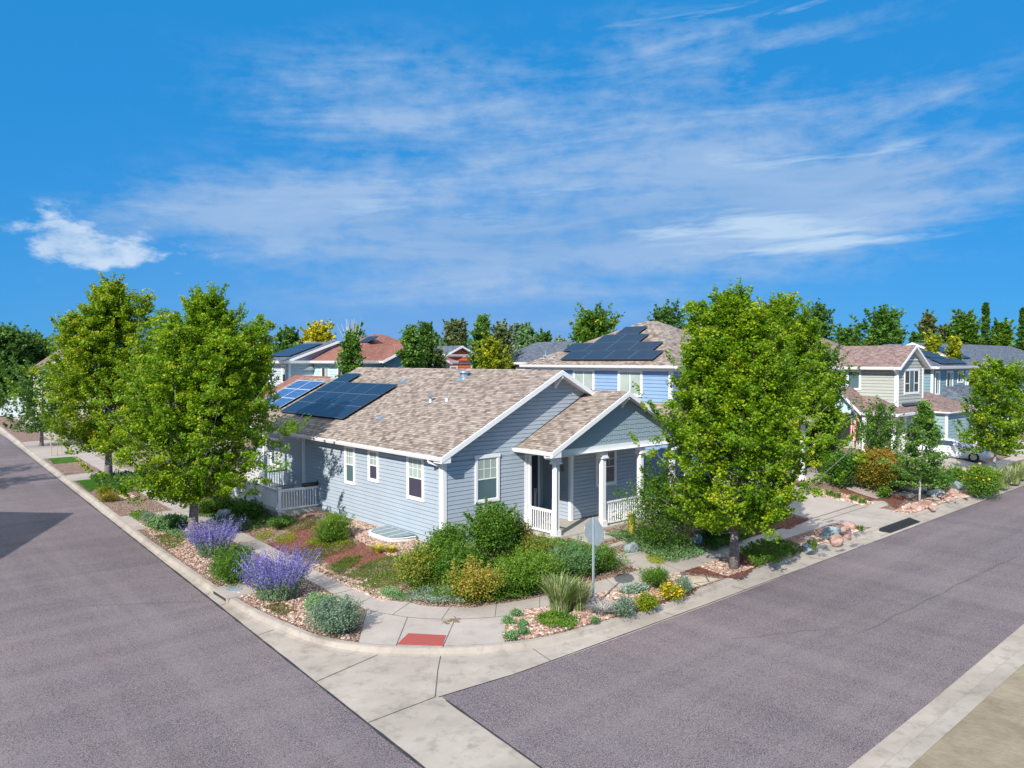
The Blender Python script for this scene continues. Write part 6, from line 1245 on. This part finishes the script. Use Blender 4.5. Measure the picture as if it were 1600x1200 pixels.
# second maple bed
matplant('ground_cover', 'dark green planting under the farther left maple', px([(140, 748), (215, 748), (228, 762), (185, 775), (150, 765)]), 'leaf_mid', .6, 3800, .12, 71, tone_b=-.1)
sh('shrub', 'yellow green bush at the curb under the farther left maple', 163, 776, 22, 760, 'leaf_lime', z=-.45, n=700, leaf=.07, seed=72, tone_b=-.3); sh('shrub', 'tan tipped low bush by the crossing under the farther left maple', 168, 783, 36, 770, 'leaf_rust', z=-.45, n=900, leaf=.06, seed=73, tone_b=0)
# garden left of bungalow
sh('shrub', 'round bright green bush in the mulch left of the window well', 517, 848, 66, 805, 'leaf_bush', n=4200, leaf=.05, seed=74, lumps=14, tone_b=.2)
matplant('ground_cover', 'chartreuse mat in the left garden nearest the walk', px([(425, 842), (450, 832), (464, 838), (455, 850), (436, 850)]), 'leaf_lime', .12, 1200, .035, 75); matplant('ground_cover', 'chartreuse mat in the left garden beside the round bush', px([(478, 848), (492, 842), (508, 845), (500, 852), (484, 852)]), 'leaf_lime', .1, 700, .035, 76)
matplant('ground_cover', 'chartreuse mat at the left end of the left garden', px([(398, 838), (412, 830), (428, 832), (420, 842), (404, 845)]), 'leaf_lime', .12, 900, .035, 77)
matplant('ground_cover', 'brown green creeping mat in the middle of the left garden', px([(452, 862), (490, 850), (540, 848), (520, 862), (500, 885), (475, 876)]), 'leaf_brownmat', .08, 2600, .035, 78); matplant('ground_cover', 'dark green creeping mat near the spirea in the left garden', px([(535, 900), (570, 882), (625, 866), (640, 875), (615, 900), (575, 912)]), 'leaf_mat', .12, 4200, .04, 79, tone_b=.1)
matplant('ground_cover', 'small green creeping mat beside the walk in the left garden', px([(510, 888), (540, 872), (566, 868), (560, 880), (530, 897)]), 'leaf_mat', .1, 1900, .04, 80)
blades('golden_grass', 'yellow grass tuft in front of the window well, left one', at(591, 864), .3, .38, [('grass_gold', 1)], 170, 81, spread=1.2); blades('golden_grass', 'yellow grass tuft in front of the window well, right one', at(611, 864), .26, .32, [('grass_gold', 1)], 140, 82, spread=1.2)
sh('shrub', 'green loose shrub in front of the side porch behind the maple trunk', 338, 802, 74, 776, 'leaf_bush', n=2800, leaf=.08, seed=83, lumps=12); sh('shrub', 'dark grassy shrub at the foot of the side porch', 385, 815, 50, 785, 'leaf_mid', n=2200, leaf=.09, seed=84, upright=.5)
sh('shrub', 'small silver shrub below the side porch railing', 372, 828, 40, 808, 'leaf_silver', n=1200, leaf=.05, seed=85, tone_b=-.1); sh('shrub', 'low green plants in the shade of the side porch corner', 440, 822, 50, 808, 'leaf_mid', n=1300, leaf=.06, seed=86)
boulder('rounded grey boulder in front of the side porch', at(352, 812), .45, .35, .4, seed=87)
matplant('ground_cover', 'shaded green plants along the side porch base', px([(300, 790), (380, 785), (430, 810), (400, 830), (350, 822), (310, 806)]), 'leaf_mid', .25, 3600, .08, 88)

matplant('ground_cover', 'olive creeping mat between the two mulch patches of the left garden', px([(470, 872), (520, 846), (560, 846), (545, 862), (505, 872), (490, 884)]), 'leaf_brownmat', .09, 2200, .04, 131)
matplant('ground_cover', 'low red and green creeping plants between round bush and side porch', px([(430, 826), (470, 812), (500, 812), (488, 826), (455, 832)]), 'leaf_brownmat', .10, 1500, .045, 132)
matplant('ground_cover', 'soft green seedlings scattered along the walk in the left garden', px([(438, 866), (452, 862), (500, 888), (560, 914), (600, 926), (590, 934), (540, 912), (480, 884)]), 'leaf_mat', .05, 900, .035, 133)
matplant('ground_cover', 'wide green thyme carpet in the left garden in front of the corner shrubs', px([(560, 915), (600, 898), (640, 892), (650, 905), (610, 918), (580, 922)]), 'leaf_mat', .12, 2600, .04, 134, tone_b=.2)
matplant('ground_cover', 'bright green mat at the foot of the round bush in the left garden', px([(485, 846), (505, 838), (550, 842), (545, 854), (505, 858)]), 'leaf_lime', .12, 1600, .04, 135, tone_b=-.25)
matplant('ground_cover', 'low green plants in the left strip between the concrete crossing and the maple', px([(222, 822), (240, 815), (262, 826), (300, 834), (290, 843), (255, 834)]), 'leaf_sagegreen', .15, 1500, .06, 136)
# ================================================================== OBJECTS
# stop sign seen from behind
SS = thing('stop_sign', 'octagonal sign seen from its plain grey back on a square steel post', 'sign', (16.56, 15.18, -.45))
g = MB(); g.box(16.535, 15.155, -.5, 16.585, 15.205, 2.26)
for i in range(26): z_ = -.3 + i * .1; g.box(16.532, 15.174, z_, 16.533, 15.186, z_ + .012)
sub('post', g, ['grey_metal'], SS)
g = MB(); fdir = Vector((1, 0, 0)); td = Vector((0, 1, 0)); c0 = Vector((16.60, 15.18, 1.81)); oc = [c0 + (td * math.cos(R_(22.5 + 45 * i)) + Vector((0, 0, 1)) * math.sin(R_(22.5 + 45 * i))) * .412 for i in range(8)]
g.face([p for p in oc], 0); g.face([p + fdir * .004 for p in oc][::-1], 1)
for i in range(8): j = (i + 1) % 8; g.face([oc[i], oc[i] + fdir * .004, oc[j] + fdir * .004, oc[j]], 0)
k = NT('sign_red'); k.base((.5, .01, .02)); k.rough(.4); sub('sign_plate', g, ['galv', 'sign_red'], SS)
g = MB()
for dz_ in (.22, -.22): g.tube([c0 + Vector((-.08, 0, dz_)), c0 + Vector((-.005, 0, dz_))], .014, 8)
sub('bolt', g, ['grey_metal'], SS)
c = bpy.data.curves.new('word', 'FONT'); c.body = 'STOP'; c.size = .34; c.align_x = 'CENTER'; c.align_y = 'CENTER'; c.extrude = .0005
to = bpy.data.objects.new('tmp_word', c); COL.objects.link(to); dg = bpy.context.evaluated_depsgraph_get(); me = bpy.data.meshes.new_from_object(to.evaluated_get(dg)); bpy.data.objects.remove(to)
me.materials.clear(); me.materials.append(MATS['trim']); wo_ = bpy.data.objects.new('lettering', me); COL.objects.link(wo_); wo_.parent = SS; wo_.matrix_local = Matrix.Translation(c0 + fdir * .006 - Vector((16.56, 15.18, -.45))) @ Matrix(((0, 0, 1, 0), (1, 0, 0, 0), (0, 1, 0, 0), (0, 0, 0, 1)))
# tactile plate
q = [P2(638, 990), P2(697, 993), P2(691.5, 1009.5), P2(620, 1007.5)]
g = MB(); g.hexa([(a, b_, -.46) for a, b_ in q][::-1], [(a, b_, -.438) for a, b_ in q][::-1])
ax_, ay_ = (Vector(q[1]) - Vector(q[0])), (Vector(q[3]) - Vector(q[0]))
for i in range(16):
    for j in range(7):
        p_ = Vector(q[0]) * (1 - (i + .5) / 16) * (1 - (j + .5) / 7) + Vector(q[1]) * ((i + .5) / 16) * (1 - (j + .5) / 7) + Vector(q[2]) * ((i + .5) / 16) * ((j + .5) / 7) + Vector(q[3]) * (1 - (i + .5) / 16) * ((j + .5) / 7)
        g.box(p_.x - .014, p_.y - .014, -.439, p_.x + .014, p_.y + .014, -.432)
tag(g.build('tactile_plate', ['redplate']), 'brick red bumpy tactile plate set into the corner ramp', 'paving plate')
# rubber ramp plate in the gutter at the apron
g = MB(); e0, e1 = (34.0, 13.98), (37.3, 14.05)
g.hexa([(34.0, 13.75, -.6), (37.4, 13.8, -.6), (37.4, 14.30, -.6), (34.0, 14.25, -.6)], [(34.0, 13.75, -.585), (37.4, 13.8, -.585), (37.4, 14.28, -.465), (34.0, 14.23, -.465)])
for i in range(1, 12): x = 34.0 + 3.4 * i / 12; g.box(x - .01, 13.9, -.56, x + .01, 14.2, -.52)
tag(g.build('curb_ramp_plate', ['black_metal']), 'long black rubber ramp plate laid in the gutter at the driveway apron', 'ramp')
# storm inlet
IN = thing('storm_inlet', 'concrete storm inlet with a dark slot in the left curb beside the purple sage', 'storm drain', (9.0, 23.9, -.45))
g = MB(); g.box(8.72, 23.2, -.46, 9.75, 24.6, -.43); g.box(8.74, 23.2, -.6, 8.8, 23.35, -.46); g.box(8.74, 24.45, -.6, 8.8, 24.6, -.46); sub('cover_slab', g, ['concrete'], IN)
g = MB(); g.box(8.755, 23.35, -.58, 8.765, 24.45, -.465); sub('slot', g, ['tar'], IN); g = MB(); g.tube([(9.25, 24.0, -.43), (9.25, 24.0, -.42)], .26, 20); sub('manhole_lid', g, ['grey_metal'], IN)
# stain on the ramp (muddy patch with its own outline)
g = MB(); c0 = P2(705, 970)
for i in range(40):
    a = rnd.uniform(0, 6.28); r0 = abs(rnd.gauss(0, .16)); x, y = c0[0] + 1.3 * r0 * math.cos(a), c0[1] + .7 * r0 * math.sin(a); s_ = rnd.uniform(.02, .07); g.face([(x + s_ * math.cos(t) * rnd.uniform(.6, 1.2), y + s_ * math.sin(t) * rnd.uniform(.6, 1.2), -.4395 + i * 2e-5) for t in (0, 1.05, 2.1, 3.14, 4.2, 5.24)])
k = NT('mud'); k.base((.22, .15, .09)); k.rough(.95, .1)
struct('mud_stain', g, ['mud'], 'brown mud stain on the corner ramp')
# ---- white car
def car():
    root = thing('parked_car', 'white rounded sedan parked on the driveway beside the dense young maple', 'car', (59.8, 20.0, -.2)); Zc = -.2 + 0
    Lc, Wc = 4.6, 1.8
    # stations along length: x, half width, sill z, belt z, roof z, roof half width
    S_ = [(-2.3, .62, .35, .62, .66, .5), (-2.15, .80, .28, .78, .82, .66), (-1.6, .88, .22, .86, .92, .74), (-1.0, .90, .2, .92, 1.02, .74), (-.55, .90, .2, .95, 1.28, .64), (.0, .90, .2, .96, 1.44, .60), (.55, .90, .2, .97, 1.46, .60), (1.1, .90, .2, .98, 1.36, .62), (1.65, .88, .22, 1.0, 1.12, .68), (2.05, .84, .28, .98, 1.02, .7), (2.3, .70, .4, .8, .82, .6)]
    o = Vector((59.8, 20.0, Zc)); th_ = R_(100); cs_, sn = math.cos(th_), math.sin(th_)
    def X(x, y, z): return (o.x + x * cs_ - y * sn, o.y + x * sn + y * cs_, o.z + z)
    b = MB(); rings = [[X(x, s * w_, sz), X(x, s * w_ * 1.02, (sz + bz) / 2), X(x, s * w_, bz), X(x, s * rw, rz), X(x, s * rw * .5, rz + .03)] for s in (1,) for x, w_, sz, bz, rz, rw in S_]
    rr = []
    for x, w_, sz, bz, rz, rw in S_: rr.append([X(x, w_, sz), X(x, w_ * 1.02, (sz + bz) / 2), X(x, w_ * .98, bz), X(x, rw, rz), X(x, rw * .5, rz + .03), X(x, -rw * .5, rz + .03), X(x, -rw, rz), X(x, -w_ * .98, bz), X(x, -w_ * 1.02, (sz + bz) / 2), X(x, -w_, sz)])
    for i in range(len(rr) - 1):
        for j in range(10): j2 = (j + 1) % 10; b.face([rr[i][j], rr[i][j2], rr[i + 1][j2], rr[i + 1][j]])
    b.face(rr[0][::-1]); b.face(rr[-1]); sub('body', b, ['car_white'], root, weld=True, smooth=True)
    g = MB(); e = .012
    for s in (1, -1):
        for i0, i1 in ((3, 4), (4, 5), (5, 6), (6, 7), (7, 8)):
            A, B_ = S_[i0], S_[i1]; f = lambda S, k_: (S[0], s * (S[1] * .98 * (1 - k_) + S[5] * k_ + e), S[3] * (1 - k_) + S[4] * k_)
            k0, k1 = .12, .86; q = [X(*f(A, k0)), X(*f(B_, k0)), X(*f(B_, k1 if i1 != 8 else .2)), X(*f(A, k1 if i0 != 3 else .2))]; g.face(q if s < 0 else q[::-1])
    sub('side_window', g, ['glass_car'], root)
    g = MB(); g.face([X(-1.0, -.66, 1.04), X(-1.0, .66, 1.04), X(-.5, .56, 1.33), X(-.5, -.56, 1.33)][::-1]); sub('windscreen', g, ['glass_car'], root); g = MB(); g.face([X(1.12, -.55, 1.385), X(1.12, .55, 1.385), X(1.68, .62, 1.13), X(1.68, -.62, 1.13)]); sub('rear_window', g, ['glass_car'], root)
    for x in (-1.45, 1.45):
        for s in (1, -1):
            w_ = MB(); w_.tube([X(x, s * .72, .33), X(x, s * .93, .33)], .33, 20); wh = sub('wheel', w_, ['tyre'], root); r_ = MB(); r_.tube([X(x, s * .925, .33), X(x, s * .945, .33)], .21, 14); sub('rim', r_, ['rim'], wh)
    for s in (1, -1):
        h_ = MB(); h_.obox(X(-2.2, s * .58, .68), Vector((cs_, sn, 0)) * .06, Vector((-sn, cs_, 0)) * .17, (0, 0, .06)); sub('headlight', h_, ['glass_blind'], root); h_ = MB(); h_.obox(X(2.24, s * .6, .85), Vector((cs_, sn, 0)) * .05, Vector((-sn, cs_, 0)) * .16, (0, 0, .07)); sub('tail_light', h_, ['light_red'], root)
        h_ = MB(); h_.obox(X(-.75, s * .98, 1.02), Vector((cs_, sn, 0)) * .05, Vector((-sn, cs_, 0)) * .09, (0, 0, .06)); sub('mirror', h_, ['car_white'], root)
    return root
car()
# flag on a slanted pole at the sage house porch
fb = at_depth(1333, 51, 3.6); FL = thing('flag', 'American flag hanging from a slanted white pole at the sage house porch', 'flag', (fb[0], fb[1], 0))
g = MB(); p0 = Vector(up_at(1311, 650, fb)); p0.z = 3.0; pt = Vector(up_at(1329, 632, fb)); pb = Vector(up_at(1344, 662, fb)); g.tube([pt, pb], .03, 8); g.tube([pb, (pb.x, pb.y, -.2)], .04, 8); g.tube([pt - Vector((0, 0, .05)), pt + Vector((0, 0, .08))], [.05, .03], 8); sub('pole', g, ['white_plastic'], FL)
g = MB(); W_, H_ = 10, 14; tdir = (pb - pt).normalized(); fw, fl_ = .65, 2.0
vv = [[pt + tdir * (.1 + fw * i / W_) * 1.1 + Vector((.05 * math.sin(i * 1.3 + j * .35), .05 * math.cos(i * 1.5), -fl_ * j / H_ - (.25 * i / W_) * (j / H_))) for j in range(H_ + 1)] for i in range(W_ + 1)]
for i in range(W_):
    for j in range(H_): g.face([vv[i][j], vv[i][j + 1], vv[i + 1][j + 1], vv[i + 1][j]], 0, [(j / H_, 1 - i / W_), ((j + 1) / H_, 1 - i / W_), ((j + 1) / H_, 1 - (i + 1) / W_), (j / H_, 1 - (i + 1) / W_)])
sub('cloth', g, ['flag_cloth'], FL, smooth=True, weld=True)
